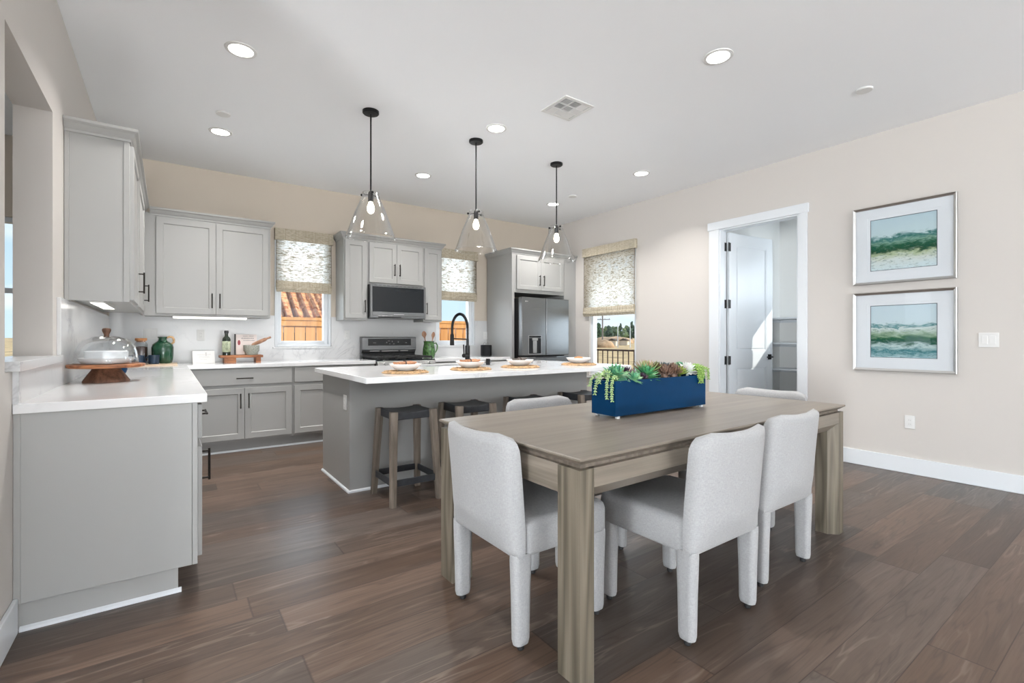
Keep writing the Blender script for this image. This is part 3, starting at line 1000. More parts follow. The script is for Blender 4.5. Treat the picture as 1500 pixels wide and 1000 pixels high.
# island
IX0, IX1, IY0, IY1 = 1.118, 3.62, 3.69, 4.46
loc = (2.37, 4.05, 0)
t = thing('kitchen_island', 'grey panelled kitchen island with an outlet on its end', 'island', loc)
bm = B()
box(bm, IX0, IX1, IY0, 4.06, 0, CT - CTH); box(bm, IX0, 1.94, 4.06, IY1, 0, CT - CTH); box(bm, 2.73, IX1, 4.06, IY1, 0, CT - CTH)
box(bm, 1.94, 2.73, 4.06, IY1, 0, .66); box(bm, 1.94, 2.73, 4.44, IY1, .66, CT - CTH)
finish(bm, 'body', 'cab', t, shift=loc)
bm = B()
extrude_path_profile(bm, [(IX1, IY1), (IX0, IY1), (IX0, IY0), (IX1, IY0)][::-1], [(0, 0), (-.013, 0), (-.012, .012), (-.004, .02), (0, .02)])
ba = finish(bm, 'base_moulding', 'trim', t, shift=loc, smooth=30)
tag(ba, 'white quarter round at the floor')
F = Fr((0, IY1, 0), (-1, 0, 0), (0, 1, 0))
for k in range(4):
    u0 = -IX1 + .02 + k * .62
    cab_door(F, u0, u0 + .60, .14, .84, t, loc, u0 + .55, .7, .13)
SX0, SX1, SY0, SY1 = 1.96, 2.71, 4.08, 4.42
bm = B()
CX0, CX1, CY0, CY1 = 1.062, 3.69, 3.14, 4.52
xs_, ys_ = [CX0, SX0, SX1, CX1], [CY0, SY0, SY1, CY1]
for i in range(3):
    for j in range(3):
        if not (i == 1 and j == 1):
            box(bm, xs_[i], xs_[i + 1], ys_[j], ys_[j + 1], CT - CTH, CT)
bmesh.ops.remove_doubles(bm, verts=bm.verts, dist=1e-5)
bm.faces.ensure_lookup_table()
from collections import Counter
dup_f = Counter(tuple(sorted(v.index for v in f.verts)) for f in bm.faces)
bm.verts.index_update()
dup_f = Counter(tuple(sorted(v.index for v in f.verts)) for f in bm.faces)
bmesh.ops.delete(bm, geom=[f for f in bm.faces if dup_f[tuple(sorted(v.index for v in f.verts))] > 1], context='FACES')
bmesh.ops.dissolve_limit(bm, angle_limit=.01, verts=bm.verts, edges=bm.edges)
tag(finish(bm, 'island_countertop', 'quartz', bevel=.003), 'white quartz countertop overhanging the island, set with four place settings', 'countertop')
# sink under the opening
loc = ((SX0 + SX1) / 2, (SY0 + SY1) / 2, .68)
t = thing('sink', 'stainless undermount sink in the island countertop', 'sink', loc)
bm = B()
rings = []
for i_, z in ((-.012, CT - CTH), (.0, CT - CTH), (.004, .70), (.03, .685)):
    rings.append([(SX0 + i_, SY0 + i_, z), (SX1 - i_, SY0 + i_, z), (SX1 - i_, SY1 - i_, z), (SX0 + i_, SY1 - i_, z)])
loft(bm, rings, False, True)
finish(bm, 'basin', 'steel', t, shift=loc)
bm = B(); lathe(bm, [(.045, .686), (.045, .689), (.02, .688)], (loc[0], loc[1], 0), 24)
finish(bm, 'drain', 'black', t, shift=loc)
# spring neck faucet
fx, fy = 2.338, 4.0
loc = (fx, fy, CT)
t = thing('faucet', 'tall black spring neck kitchen faucet on the island', 'faucet', loc)
bm = B(); lathe(bm, [(.028, 0), (.028, .006), (.024, .01), (.0235, .19), (.019, .195), (.0135, .20), (.0125, .26)], seg=24)
finish(bm, 'body', 'black', t, smooth=35)
hd = Vector((-.28, .96, 0)).normalized()
AR = .105
pts = [Vector((0, 0, .25)), Vector((0, 0, .36))]
for k in range(1, 13):
    a = math.pi * k / 12
    pts.append(hd * (AR - AR * math.cos(a)) + Vector((0, 0, .36 + AR * 1.35 * math.sin(a))))
pts.append(hd * (2 * AR) + Vector((0, 0, .30)))
bm = B(); tube(bm, pts, .0115, 10)
# spring coils round the hose
for k in range(2, 50):
    s_ = k / 50 * (len(pts) - 1)
    i_ = min(int(s_), len(pts) - 2)
    p_ = pts[i_].lerp(pts[i_ + 1], s_ - i_)
    d_ = (pts[i_ + 1] - pts[i_]).normalized()
    e_ = d_.cross(Vector((hd.y, -hd.x, 0))).normalized()
    g_ = d_.cross(e_)
    ring_ = [p_ + (e_ * math.cos(q) + g_ * math.sin(q)) * .0125 for q in [2 * math.pi * z / 10 for z in range(10)]]
    tube(bm, ring_ + [ring_[0]], .0028, 5, False)
finish(bm, 'spring_neck', 'black', t, smooth=True)
bm = B()
e_ = hd * (2 * AR)
tube(bm, [e_ + Vector((0, 0, z)) for z in (.31, .30, .20, .195)], [.013, .019, .022, .018], 16)
finish(bm, 'spray_head', 'black', t, smooth=40)
bm = B(); tube(bm, [Vector((0, 0, .255)), e_ + Vector((0, 0, .262))], .006, 8)
finish(bm, 'holder_arm', 'black', t, smooth=True)
bm = B()
ld = Vector((-.8, -.45, 0)).normalized()
tube(bm, [ld * .015 + Vector((0, 0, .10)), ld * .075 + Vector((0, 0, .10))], .019, 16)
tube(bm, [ld * .066 + Vector((0, 0, .105)), ld * .075 + Vector((0, 0, .205))], .006, 8)
finish(bm, 'lever', 'black', t, smooth=40)
bm = B(); lathe(bm, [(.021, 0), (.021, .058), (.018, .062)], seg=24)
o = finish(bm, 'air_gap_cap', 'black', smooth=40)
o.location = (2.585, 4.02, CT)
tag(o, 'short black cylinder cap on the island beside the faucet', 'air gap cap')

# electrical plates
def plate(F, u, v, label, gang=1, kind='outlet', shape='duplex', h=.115):
    wd = .072 if gang == 1 else .116
    loc = F.p(u, v)
    name = 'light_switch' if kind == 'switch' else 'wall_outlet'
    t = thing(name, label, 'light switch' if kind == 'switch' else 'electrical outlet', loc, 0, 'electrical plates')
    bm = B(); fbox(bm, F, u - wd / 2, u + wd / 2, v - h / 2, v + h / 2, 0, .006)
    finish(bm, 'cover_plate', 'plastic', t, shift=loc, bevel=.002)
    for g in range(gang):
        c_ = u + (g - (gang - 1) / 2) * .046
        bm = B(); fbox(bm, F, c_ - .0165, c_ + .0165, v - .033, v + .033, .006, .0085)
        b_ = finish(bm, 'rocker' if kind == 'switch' else 'socket_face', 'plastic', t, shift=loc, bevel=.0012)
        if kind != 'switch':
            bm = B()
            for s_ in (-1, 1):
                for q in (-.006, .006):
                    fbox(bm, F, c_ + q - .001, c_ + q + .001, v + s_ * .017 - .004, v + s_ * .017 + .004, .0085, .0088)
            tag(finish(bm, 'slots', 'plastic_line', b_, shift=loc), 'dark plug slots')
    return t
FBs = FY(0, YB - .018)
plate(FBs, -.155, 1.225, 'blank white plate on the backsplash behind the green jug', 2, 'switch')
plate(FBs, .285, 1.215, 'white outlet on the backsplash below the lit strip, above the white card')
plate(FBs, 1.865, 1.225, 'white outlet on the backsplash left of the range')
plate(FBs, 3.975, 1.225, 'white outlet on the backsplash above the black canister')
plate(Fr((IX0, 0, 0), (0, -1, 0), (-1, 0, 0)), -3.79, .68, 'white outlet on the end panel of the island')
FRW = FXm(XR, 0)
plate(FRW, -.884, 1.165, 'white double rocker switch on the right wall beside the pictures', 2, 'switch')
plate(FRW, -1.378, .449, 'white outlet low on the right wall above the baseboard')

# under-cabinet lights
loc = (.38, 6.02, UB)
bm = B(); box(bm, .03, .70, 5.985, 6.03, UB - .018, UB)
o = tag(finish(bm, 'strip_light', 'plastic', bevel=.002, shift=loc), 'long glowing strip light under the two door corner wall cabinet', 'under-cabinet light')
o.location = loc
bm = B(); box(bm, .035, .695, 5.984, 6.026, UB - .0195, UB - .0175)
box(bm, .035, .695, 5.982, 5.9855, UB - .0165, UB - .002)
finish(bm, 'diffuser', 'strip', o, shift=loc)
lamp('strip_lamp', 'AREA', (0, 0, -.022), .1, (1, .96, .9), .62, .035, shape='RECTANGLE', parent=o)
loc = (-.36, 4.3, UB + .019)
bm = B(); box(bm, -.40, -.33, 3.92, 4.72, UB - .006, UB + .019)
o = tag(finish(bm, 'strip_light', 'plastic', bevel=.002, shift=loc), 'glowing strip light under the nearest left wall cabinet', 'under-cabinet light')
o.location = loc
bm = B(); box(bm, -.395, -.335, 3.93, 4.28, UB - .0085, UB - .005); box(bm, -.395, -.335, 4.36, 4.70, UB - .0085, UB - .005)
finish(bm, 'diffuser', 'strip', o, shift=loc)
lamp('strip_lamp', 'AREA', (0, 0, -.03), .15, (1, .96, .9), .06, .75, shape='RECTANGLE', parent=o)

# ================================================================== APPLIANCES
# microwave
MX0, MX1, MY, MZ0, MZ1 = 2.033, 2.783, 5.86, 1.44, 1.858
loc = ((MX0 + MX1) / 2, 6.05, MZ0)
t = thing('microwave', 'dark over-the-range microwave with a glossy black glass front', 'microwave', loc)
bm = B(); box(bm, MX0, MX1, MY + .04, YB - .02, MZ0, MZ1)
finish(bm, 'body', 'blackm', t, shift=loc, bevel=.003)
F = FY(MX0, MY)
bm = B()
W_ = MX1 - MX0
ring_frame(bm, F, 0, W_, .0 , MZ1 - MZ0, .028, -.04, 0)
fbox(bm, F, .028, W_ - .028, .028, .075, -.04, 0)
F.o.z = MZ0
bmesh.ops.translate(bm, verts=bm.verts, vec=(0, 0, MZ0))
d = finish(bm, 'door', 'darksteel', t, shift=loc, bevel=.003)
bm = B(); fbox(bm, F, .028, W_ - .028, .075, MZ1 - MZ0 - .028, -.03, -.002)
finish(bm, 'glass_front', 'blackglass', d, shift=loc)
bm = B(); fbox(bm, F, .10, .40, .003, .018, -.001, .012)
finish(bm, 'handle_recess', 'blackm', d, shift=loc, bevel=.003)
bm = B(); fbox(bm, F, W_ / 2 - .07, W_ / 2 + .07, .044, .049, 0, .0008)
tag(finish(bm, 'badge', 'silver', d, shift=loc), 'thin silver badge line')
bm = B()
for k in range(12):
    fbox(bm, F, .05 + k * .055, .09 + k * .055, MZ1 - MZ0 - .014, MZ1 - MZ0 - .008, 0, .001)
finish(bm, 'vent_slots', 'blackm', t, shift=loc)
bm = B(); box(bm, MX0 + .12, MX1 - .12, MY + .08, MY + .16, MZ0 - .004, MZ0)
finish(bm, 'underside_filter', 'steel', t, shift=loc)

# range
RX0, RX1, RY = 2.024, 2.788, 5.60
loc = ((RX0 + RX1) / 2, 5.95, 0)
t = thing('range', 'dark stainless gas range with raised control backguard', 'range', loc)
bm = B(); box(bm, RX0, RX1, RY + .03, YB - .022, .02, .895)
finish(bm, 'body', 'blacksteel', t, shift=loc)
bm = B(); box(bm, RX0, RX1, RY - .005, 6.20, .895, .918)
finish(bm, 'cooktop', 'blackglass', t, shift=loc, bevel=.004)
bm = B(); prism(bm, [(RY + .03, .80), (RY - .035, .80), (RY - .045, .815), (RY - .015, .905), (RY + .03, .905)], 'X', RX0, RX1)
p_ = finish(bm, 'control_panel', 'steel', t, shift=loc, bevel=.003)
for k in range(5):
    x_ = RX0 + .09 + k * (RX1 - RX0 - .18) / 4
    bm = B()
    nv = Vector((0, -.95, .3)).normalized()
    a_ = Vector((x_, RY - .028, .865))
    tube(bm, [a_, a_ + nv * .012, a_ + nv * .014, a_ + nv * .034, a_ + nv * .037], [.026, .026, .020, .018, .015], 20)
    tag(finish(bm, 'knob', 'steel', p_, shift=loc, smooth=40), 'round burner knob')
bm = B(); fbox(bm, FY(RX0, RY), .01, RX1 - RX0 - .01, .24, .79, -.03, .012)
d = finish(bm, 'oven_door', 'blacksteel', t, shift=loc, bevel=.004)
bm = B(); fbox(bm, FY(RX0, RY), .12, RX1 - RX0 - .12, .36, .66, .012, .014)
finish(bm, 'oven_window', 'blackglass', d, shift=loc)
bm = B(); F = FY(RX0, RY)
tube(bm, [F.p(.06, .74, .055), F.p(.70, .74, .055)], .012, 12)
for u in (.09, .67):
    tube(bm, [F.p(u, .74, .01), F.p(u, .74, .055)], .009, 8)
finish(bm, 'handle', 'steel', d, shift=loc, smooth=40)
bm = B(); fbox(bm, F, .01, RX1 - RX0 - .01, .04, .225, -.03, .012)
finish(bm, 'drawer', 'blacksteel', t, shift=loc, bevel=.004)
# backguard: dark lower vent, steel surround, black display
bm = B()
prism(bm, [(6.20, .905), (6.20, .985), (6.165, 1.03), (6.165, 1.19), (6.185, 1.20), (YB - .022, 1.20), (YB - .022, .905)], 'X', RX0 + .006, RX1 - .006)
g_ = finish(bm, 'backguard', 'darksteel', t, shift=loc, bevel=.004)
FB = FY(RX0, 6.165)
bm = B(); fbox(bm, FB, .085, .68, 1.085, 1.175, 0, .002)
ds = finish(bm, 'display', 'blackglass', g_, shift=loc)
bm = B()
for u, v, a, b in ((.33, 1.12, .012, .012), (.37, 1.105, .015, .006), (.41, 1.13, .006, .018), (.425, 1.105, .02, .005), (.49, 1.125, .014, .014), (.35, 1.145, .03, .004), (.60, 1.12, .02, .004), (.15, 1.12, .04, .004)):
    fbox(bm, FB, u, u + a, v, v + b, .002, .0025)
tag(finish(bm, 'touch_symbols', 'plastic_line', ds, shift=loc), 'faint grey touch symbols')
bm = B(); fbox(bm, FY(RX0, 6.2), .02, .745, .925, .995, -.001, .003); fbox(bm, FY(RX0, 6.2), .03, .735, .998, 1.03, .0, .028)
finish(bm, 'vent_band', 'blackm', g_, shift=loc)
bm = B()
for a, b in ((.11, .24), (.27, .50), (.53, .64)):
    fbox(bm, FY(RX0, 6.2), a, b, 1.008, 1.02, .028, .0295)
finish(bm, 'vent_slots', 'steel', g_, shift=loc)
# burners and grates
for i in range(3):
    for j in range(2):
        if i == 1 and j == 1:
            continue
        x_, y_ = RX0 + .15 + i * .232, RY + .17 + j * .27
        bm = B(); lathe(bm, [(.05, .918), (.05, .928), (.035, .93), (.035, .938), (.01, .94)], (x_, y_, 0), 20)
        finish(bm, 'burner', 'iron', t, shift=loc, smooth=35)
for i in range(3):
    x_ = RX0 + .02 + i * .243
    bm = B()
    for q in (0, .225):
        box(bm, x_ + q, x_ + q + .013, RY + .03, RY + .57, .935, .957)
    for q in (.03, .29, .557):
        box(bm, x_ + .013, x_ + .225, RY + q, RY + q + .013, .935, .957)
    for q in (.165, .43):
        box(bm, x_ + .013, x_ + .09, RY + q, RY + q + .012, .940, .957)
        box(bm, x_ + .148, x_ + .225, RY + q, RY + q + .012, .940, .957)
        box(bm, x_ + .113, x_ + .125, RY + q - .11, RY + q - .03, .940, .957)
        box(bm, x_ + .113, x_ + .125, RY + q + .04, RY + q + .12, .940, .957)
    for a in (0, .225):
        for b in (.03, .557):
            box(bm, x_ + a, x_ + a + .013, RY + b, RY + b + .013, .917, .936)
    finish(bm, 'grate', 'iron', t, shift=loc, bevel=.002)

# refrigerator
QX0, QX1, QY = 4.072, 4.972, 5.45
loc = ((QX0 + QX1) / 2, 5.8, 0)
t = thing('refrigerator', 'dark stainless french door refrigerator with a water dispenser', 'refrigerator', loc)
bm = B(); box(bm, QX0 + .01, QX1 - .01, QY + .10, YB - .05, .03, 1.76)
finish(bm, 'body', 'blackm', t, shift=loc)
SEAM = 4.522
F = FY(0, QY)
def fr_door(u0, u1, v0, v1, name):
    bm = B(); fbox(bm, F, u0, u1, v0, v1, -.085, 0)
    return finish(bm, name, 'darksteel', t, shift=loc, bevel=.009, seg=3)
dl = fr_door(QX0, SEAM - .003, .93, 1.772, 'door')
dr = fr_door(SEAM + .003, QX1, .93, 1.772, 'door')
fz = fr_door(QX0, QX1, .42, .915, 'freezer_drawer')
fz2 = fr_door(QX0, QX1, .06, .41, 'freezer_drawer')
bm = B(); fbox(bm, F, 4.19, 4.43, .95, 1.225, -.001, .004)
dp = finish(bm, 'dispenser_panel', 'steel', dl, shift=loc, bevel=.002)
bm = B(); fbox(bm, F, 4.20, 4.42, .96, 1.185, .0035, .0045)
fbox(bm, F, 4.20, 4.42, 1.19, 1.218, .0035, .005)
tag(finish(bm, 'dispenser_recess', 'blackglass', dl, shift=loc), 'black dispenser recess')
bm = B(); fbox(bm, F, 4.265, 4.335, .97, 1.15, .004, .016); fbox(bm, F, 4.25, 4.35, 1.15, 1.185, .004, .022)
finish(bm, 'dispenser_spout', 'steel', dl, shift=loc, bevel=.003)
bm = B()
lathe(bm, [(.011, 0), (.011, .0012)], (0, 0, 0), 20)
bmesh.ops.rotate(bm, verts=bm.verts, cent=(0, 0, 0), matrix=Matrix.Rotation(R(90), 3, 'X'))
bmesh.ops.translate(bm, verts=bm.verts, vec=(4.145, QY, 1.712))
for u, a in ((4.162, .004), (4.172, .011)):
    fbox(bm, F, u, u + a, 1.705, 1.719, 0, .001)
tag(finish(bm, 'badge', 'silver', dl, shift=loc), 'small round silver badge')
bm = B(); fbox(bm, F, QX0 + .25, QX1 - .25, .895, .9145, -.02, .003)
finish(bm, 'handle_recess', 'blackm', fz, shift=loc)

# ================================================================== ROMAN SHADES
def roman(F, u0, u1, v0, v1, vh, lx, label):
    loc = F.p((u0 + u1) / 2, v1)
    t = thing('roman_shade', label, 'roman shade', loc, 0, 'woven roman shades')
    bm = B()
    fbox(bm, F, u0, u1, v1 - vh, v1, .045, .056)
    fbox(bm, F, u0, u0 + .012, v1 - vh, v1, 0.002, .045)
    fbox(bm, F, u1 - .012, u1, v1 - vh, v1, 0.002, .045)
    fbox(bm, F, u0 + .012, u1 - .012, v1 - .012, v1, .002, .045)
    finish(bm, 'valance', 'valance', t, shift=loc, bevel=.002)
    a, b = u0 + .018, u1 - .022
    bm = B()
    top = v1 - vh + .05
    ring = []
    stack = v0 + .125
    prof = [(top, .030), (stack + .10, .031), (stack + .04, .036), (stack + .005, .034)]
    rows = [[bm.verts.new(F.p(a + (b - a) * k / 8, v, n)) for k in range(9)] for v, n in prof]
    for r0, r1 in zip(rows, rows[1:]):
        for k in range(8):
            bm.faces.new((r0[k], r0[k + 1], r1[k + 1], r1[k]))
    sh = finish(bm, 'shade_panel', 'shade', t, shift=loc, smooth=True)
    # folds gathered at the bottom: rounded loops, one over the other
    for k, (z0, z1, nn, sp) in enumerate(((v0 + .05, v0 + .135, .048, .006), (v0 + .022, v0 + .075, .056, .002), (v0, v0 + .042, .045, .0))):
        bm = B()
        zc, hz = (z0 + z1) / 2, (z1 - z0) / 2
        rings = []
        for u in (a - sp, b + sp):
            rings.append([F.p(u, zc + hz * math.sin(q), .030 + (nn - .030) * (.5 + .5 * math.cos(q))) for q in [2 * math.pi * z / 14 for z in range(14)]])
        loft(bm, rings)
        finish(bm, 'fold', 'valance', t, shift=loc, smooth=50)
    for e, s_ in ((a, 1), (b, -1)):
        bm = B()
        tube(bm, [F.p(e + .002 * s_, top, .034), F.p(e - .002 * s_, stack + .03, .036), F.p(e + .003 * s_, v0 + .1, .05)], .003, 6)
        tag(finish(bm, 'edge_binding', 'greywood', t, shift=loc, smooth=True), 'dark bound edge')
    bm = B()
    tube(bm, [F.p(b - .004, v1 - vh, .043), F.p(b - .003, v0 + .35, .046), F.p(b - .005, v0 + .18, .046)], .0016, 5)
    finish(bm, 'pull_cord', 'greywood', t, shift=loc)
    return t
FBK, FRK = FY(0, YB), FXm(XR, 0)
roman(FBK, 1.018, 1.688, 1.735, 2.49, .14, 0, 'woven roman shade on the back window left of the microwave')
roman(FBK, 3.135, 3.825, 1.735, 2.49, .14, 0, 'woven roman shade on the back window right of the microwave')
roman(FRK, -5.40, -4.365, 1.515, 2.555, .13, 0, 'woven roman shade on the right wall window beyond the island')

# ================================================================== PICTURES
def picture(y0, y1, z0, z1, art, label):
    F = FXm(XR, 0)
    loc = F.p(-(y0 + y1) / 2, (z0 + z1) / 2)
    t = thing('framed_picture', label, 'framed picture', loc, 0, 'framed landscape pictures')
    u0, u1 = -y1, -y0
    fw = .022
    bm = B()
    o_ = [(u0, z0), (u1, z0), (u1, z1), (u0, z1)]
    def ring(i, n):
        return [bm.verts.new(F.p(a, b, n)) for a, b in ((u0 + i, z0 + i), (u1 - i, z0 + i), (u1 - i, z1 - i), (u0 + i, z1 - i))]
    rs = [ring(0, .002), ring(0, .030), ring(.004, .034), ring(fw, .022), ring(fw, .010)]
    for a, b in zip(rs, rs[1:]):
        for i in range(4):
            bm.faces.new((a[i], a[(i + 1) % 4], b[(i + 1) % 4], b[i]))
    finish(bm, 'frame', 'silver', t, shift=loc)
    au0, au1, az0, az1 = u0 + .135, u1 - .129, z0 + .122, z1 - .124
    bm = B()
    def mring(i, n):
        return [bm.verts.new(F.p(a, b, n)) for a, b in ((au0 - i, az0 - i), (au1 + i, az0 - i), (au1 + i, az1 + i), (au0 - i, az1 + i))]
    outer = [bm.verts.new(F.p(a, b, .0125)) for a, b in ((u0 + fw - .001, z0 + fw - .001), (u1 - fw + .001, z0 + fw - .001), (u1 - fw + .001, z1 - fw + .001), (u0 + fw - .001, z1 - fw + .001))]
    rs = [outer, mring(.026, .0125), mring(.0255, .0105), mring(.004, .0105), mring(0, .0055)]
    for a, b in zip(rs, rs[1:]):
        for i in range(4):
            bm.faces.new((a[i], a[(i + 1) % 4], b[(i + 1) % 4], b[i]))
    finish(bm, 'mat_board', 'matboard', t, shift=loc)
    bm = B(); ring_frame(bm, F, au0 - .004, au1 + .004, az0 - .004, az1 + .004, .0055, .0052, .0085)
    tag(finish(bm, 'inner_fillet', 'fillet', t, shift=loc), 'thin dark silver fillet')
    bm = B()
    bm.faces.new([bm.verts.new(F.p(a, b, .005)) for a, b in ((au0, az0), (au1, az0), (au1, az1), (au0, az1))])
    tag(finish(bm, 'art_print', art, t, shift=loc), 'green and blue abstract landscape')
    bm = B(); fbox(bm, F, u0 + fw - .001, u1 - fw + .001, z0 + fw - .001, z1 - fw + .001, .0155, .017)
    finish(bm, 'glazing', 'artglass', t, shift=loc)
M['matboard'] = simple('mat_board_white', (.62, .655, .69), .8)
M['fillet'] = simple('fillet_dark_silver', (.10, .12, .14), .4, .6)
picture(1.066, 1.798, 1.672, 2.380, 'art_a', 'upper of the two silver framed green landscape pictures on the right wall')
picture(1.066, 1.798, .886, 1.597, 'art_b', 'lower of the two silver framed green landscape pictures on the right wall')

# ================================================================== DINING TABLE
TA = R(.75)
TH = .775
tx, ty = 1.108, 1.160
LN, WD = 2.235, .995
loc = (tx, ty, 0)
table = thing('dining_table', 'long grey oak dining table with thick square legs', 'dining table', loc, TA)
def rect(i, z):
    return [(i, i, z), (LN - i, i, z), (LN - i, WD - i, z), (i, WD - i, z)]
bm = B()
loft(bm, [rect(.022, TH - .027), rect(.004, TH - .012), rect(.0, TH - .009), rect(.0, TH - .003), rect(.003, TH)])
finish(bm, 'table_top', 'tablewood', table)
bm = B(); loft(bm, [rect(.03, TH - .042), rect(.03, TH - .026)])
tag(finish(bm, 'shadow_gap', 'stoolwood', table), 'dark recessed strip under the top')
LG = .112
LZ = TH - .042
CH = .046
for ix in (0, 1):
    for iy in (0, 1):
        # square leg, the inner corner of the long side chamfered
        x0 = .008 if ix == 0 else LN - .008 - LG
        y0 = .008 if iy == 0 else WD - .008 - LG
        poly = [(x0, y0), (x0 + LG, y0), (x0 + LG, y0 + LG), (x0, y0 + LG)]
        fx_in = x0 + LG if ix == 0 else x0
        fy_out = y0 if iy == 0 else y0 + LG
        s = 1 if ix == 0 else -1
        u = 1 if iy == 0 else -1
        if (ix, iy) == (0, 0):
            poly = [(x0, y0), (x0 + LG - CH, y0), (x0 + LG, y0 + CH), (x0 + LG, y0 + LG), (x0, y0 + LG)]
        elif (ix, iy) == (1, 0):
            poly = [(x0 + CH, y0), (x0 + LG, y0), (x0 + LG, y0 + LG), (x0, y0 + LG), (x0, y0 + CH)]
        elif (ix, iy) == (0, 1):
            poly = [(x0, y0), (x0 + LG, y0), (x0 + LG, y0 + LG - CH), (x0 + LG - CH, y0 + LG), (x0, y0 + LG)]
        else:
            poly = [(x0, y0), (x0 + LG, y0), (x0 + LG, y0 + LG), (x0 + CH, y0 + LG), (x0, y0 + LG - CH)]
        bm = B()
        prism(bm, poly, 'Z', 0, LZ)
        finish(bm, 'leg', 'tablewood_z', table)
# long aprons: square at the top, chamfered to the inside at the foot, mitred into the legs
for iy in (0, 1):
    y = .008 if iy == 0 else WD - .008
    d = 1 if iy == 0 else -1
    bm = B()
    a, b = .008 + LG - CH, LN - .008 - LG + CH
    P_ = [(y, LZ), (y, LZ - .066), (y + d * CH, LZ - .066 - CH), (y + d * .10, LZ - .066 - CH), (y + d * .10, LZ)]
    k = [.0, .0, CH, CH, .0]
    r0 = [(.008 + LG - CH + (kk if i in (2, 3) else 0) + .0006, yy, zz) for i, ((yy, zz), kk) in enumerate(zip(P_, k))]
    r1 = [(LN - .008 - LG + CH - (kk if i in (2, 3) else 0) - .0006, yy, zz) for i, ((yy, zz), kk) in enumerate(zip(P_, k))]
    loft(bm, [r0, r1])
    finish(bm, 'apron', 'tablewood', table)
for ix in (0, 1):
    x = .014 if ix == 0 else LN - .014 - .025
    bm = B(); box(bm, x, x + .025, .008 + LG + .0006, WD - .008 - LG - .0006, LZ - .10, LZ)
    finish(bm, 'apron', 'tablewood_y', table, bevel=.001)

# ================================================================== DINING CHAIRS (local: front is +Y, origin under the seat centre)
def rrect(w, h, r, k=5):
    out = []
    for sx, sy, a0 in ((1, 1, 0), (-1, 1, 90), (-1, -1, 180), (1, -1, 270)):
        for i in range(k + 1):
            a = R(a0 + 90 * i / k)
            out.append((sx * (w - r) + r * math.cos(a), sy * (h - r) + r * math.sin(a)))
    return out
CW, CD = .248, .252     # half width, half depth
def make_chair(label):
    t = thing('dining_chair', label, 'dining chair', (0, 0, 0), 0, 'upholstered dining chairs')
    # seat box: soft edges, crowned top
    bm = B()
    N = 6
    rings = []
    for z, ins in ((.352, .014), (.356, .004), (.366, 0), (.45, 0), (.468, .004), (.480, .016), (.485, .034)):
        rings.append([(x, y + .018, z) for x, y in rrect(CW - ins, CD - .022 - ins, .045, N)])
    loft(bm, rings)
    finish(bm, 'seat', 'linen', t, smooth=60)
    # curved back: barrel in plan, rounded shoulders, a slight dip along the top
    bm = B()
    T = .028
    HB, BULGE, DIP = .827, .046, .017
    rings = []
    nz = 22
    for i in range(nz + 1):
        f = i / nz
        if f < .06:
            z = .352 + .012 * f / .06
            sh = 1 - .35 * (1 - f / .06) ** 2
        else:
            z = .364 + (HB - .364) * (f - .06) / .94
            sh = 1
        rs = .085                                    # shoulder radius
        hw = CW
        if z > HB - rs:
            q = (z - (HB - rs)) / rs
            hw = CW - rs * (1 - math.sqrt(max(0, 1 - q * q))) * .9
        th = T * sh
        if z > HB - .03:
            q = (z - (HB - .03)) / .03
            th = max(.004, T * math.sqrt(max(0, 1 - q * q * .985)))
        lean = -.030 * max(0, (z - .45) / .35) ** 1.2
        M_ = 12
        out = []
        for s in (1, -1):
            rng_ = range(M_ + 1) if s == 1 else range(M_, -1, -1)
            for k in rng_:
                x = -1 + 2 * k / M_
                e = abs(x)
                edge = 1 - max(0, (e - .88) / .12) ** 3 * .42
                xx = hw * x
                cu = (1 - (xx / CW) ** 2)
                yy = -CD + T + .004 - BULGE * cu * min(1, max(0, (z - .36) / .10)) + lean + s * th * edge
                zz = z - DIP * cu * max(0, (z - .6) / (HB - .6))
                out.append((xx, yy, zz))
        rings.append(out)
    loft(bm, rings)
    finish(bm, 'backrest', 'linen', t, smooth=70)
    # legs: flattened rounded posts with a dark glide
    for sx in (-1, 1):
        for sy in (-1, 1):
            bm = B()
            rings = []
            for z, hx, hy, ins in ((.020, .022, .031, .010), (.024, .024, .034, .002), (.04, .0245, .035, 0), (.20, .0255, .038, 0), (.34, .0265, .043, 0), (.366, .0265, .044, .001)):
                cx_ = sx * (CW - .0285)
                cyy = (CD - .056) if sy > 0 else (-CD + .046)
                rings.append([(cx_ + x, cyy + y, z) for x, y in rrect(hx - ins, hy - ins, .022, 5)])
            loft(bm, rings)
            lg = finish(bm, 'leg', 'linen', t, smooth=60)
            bm = B(); lathe(bm, [(.012, 0), (.014, .004), (.014, .024)], (cx_, cyy, 0), 16)
            tag(finish(bm, 'foot_glide', 'blackm', lg), 'black foot glide')
    return t
ch = make_chair('pale linen dining chair at the table end nearest the kitchen sink island')
ch.location = (1.290, 1.678, 0)
ch.rotation_euler = (0, 0, R(-90))
dup(ch, (1.842, 1.312, 0), 0, 'pale linen chair with its back to us, nearer of two on the long table side')
dup(ch, (2.508, 1.372, 0), 0, 'pale linen chair with its back to us, beside the far right table leg')
dup(ch, (1.835, 2.02, 0), R(180), 'pale linen chair across the table, only its top showing before the stools')
dup(ch, (3.20, 1.695, 0), R(90), 'pale linen dining chair at the far end of the table, before the pantry door')

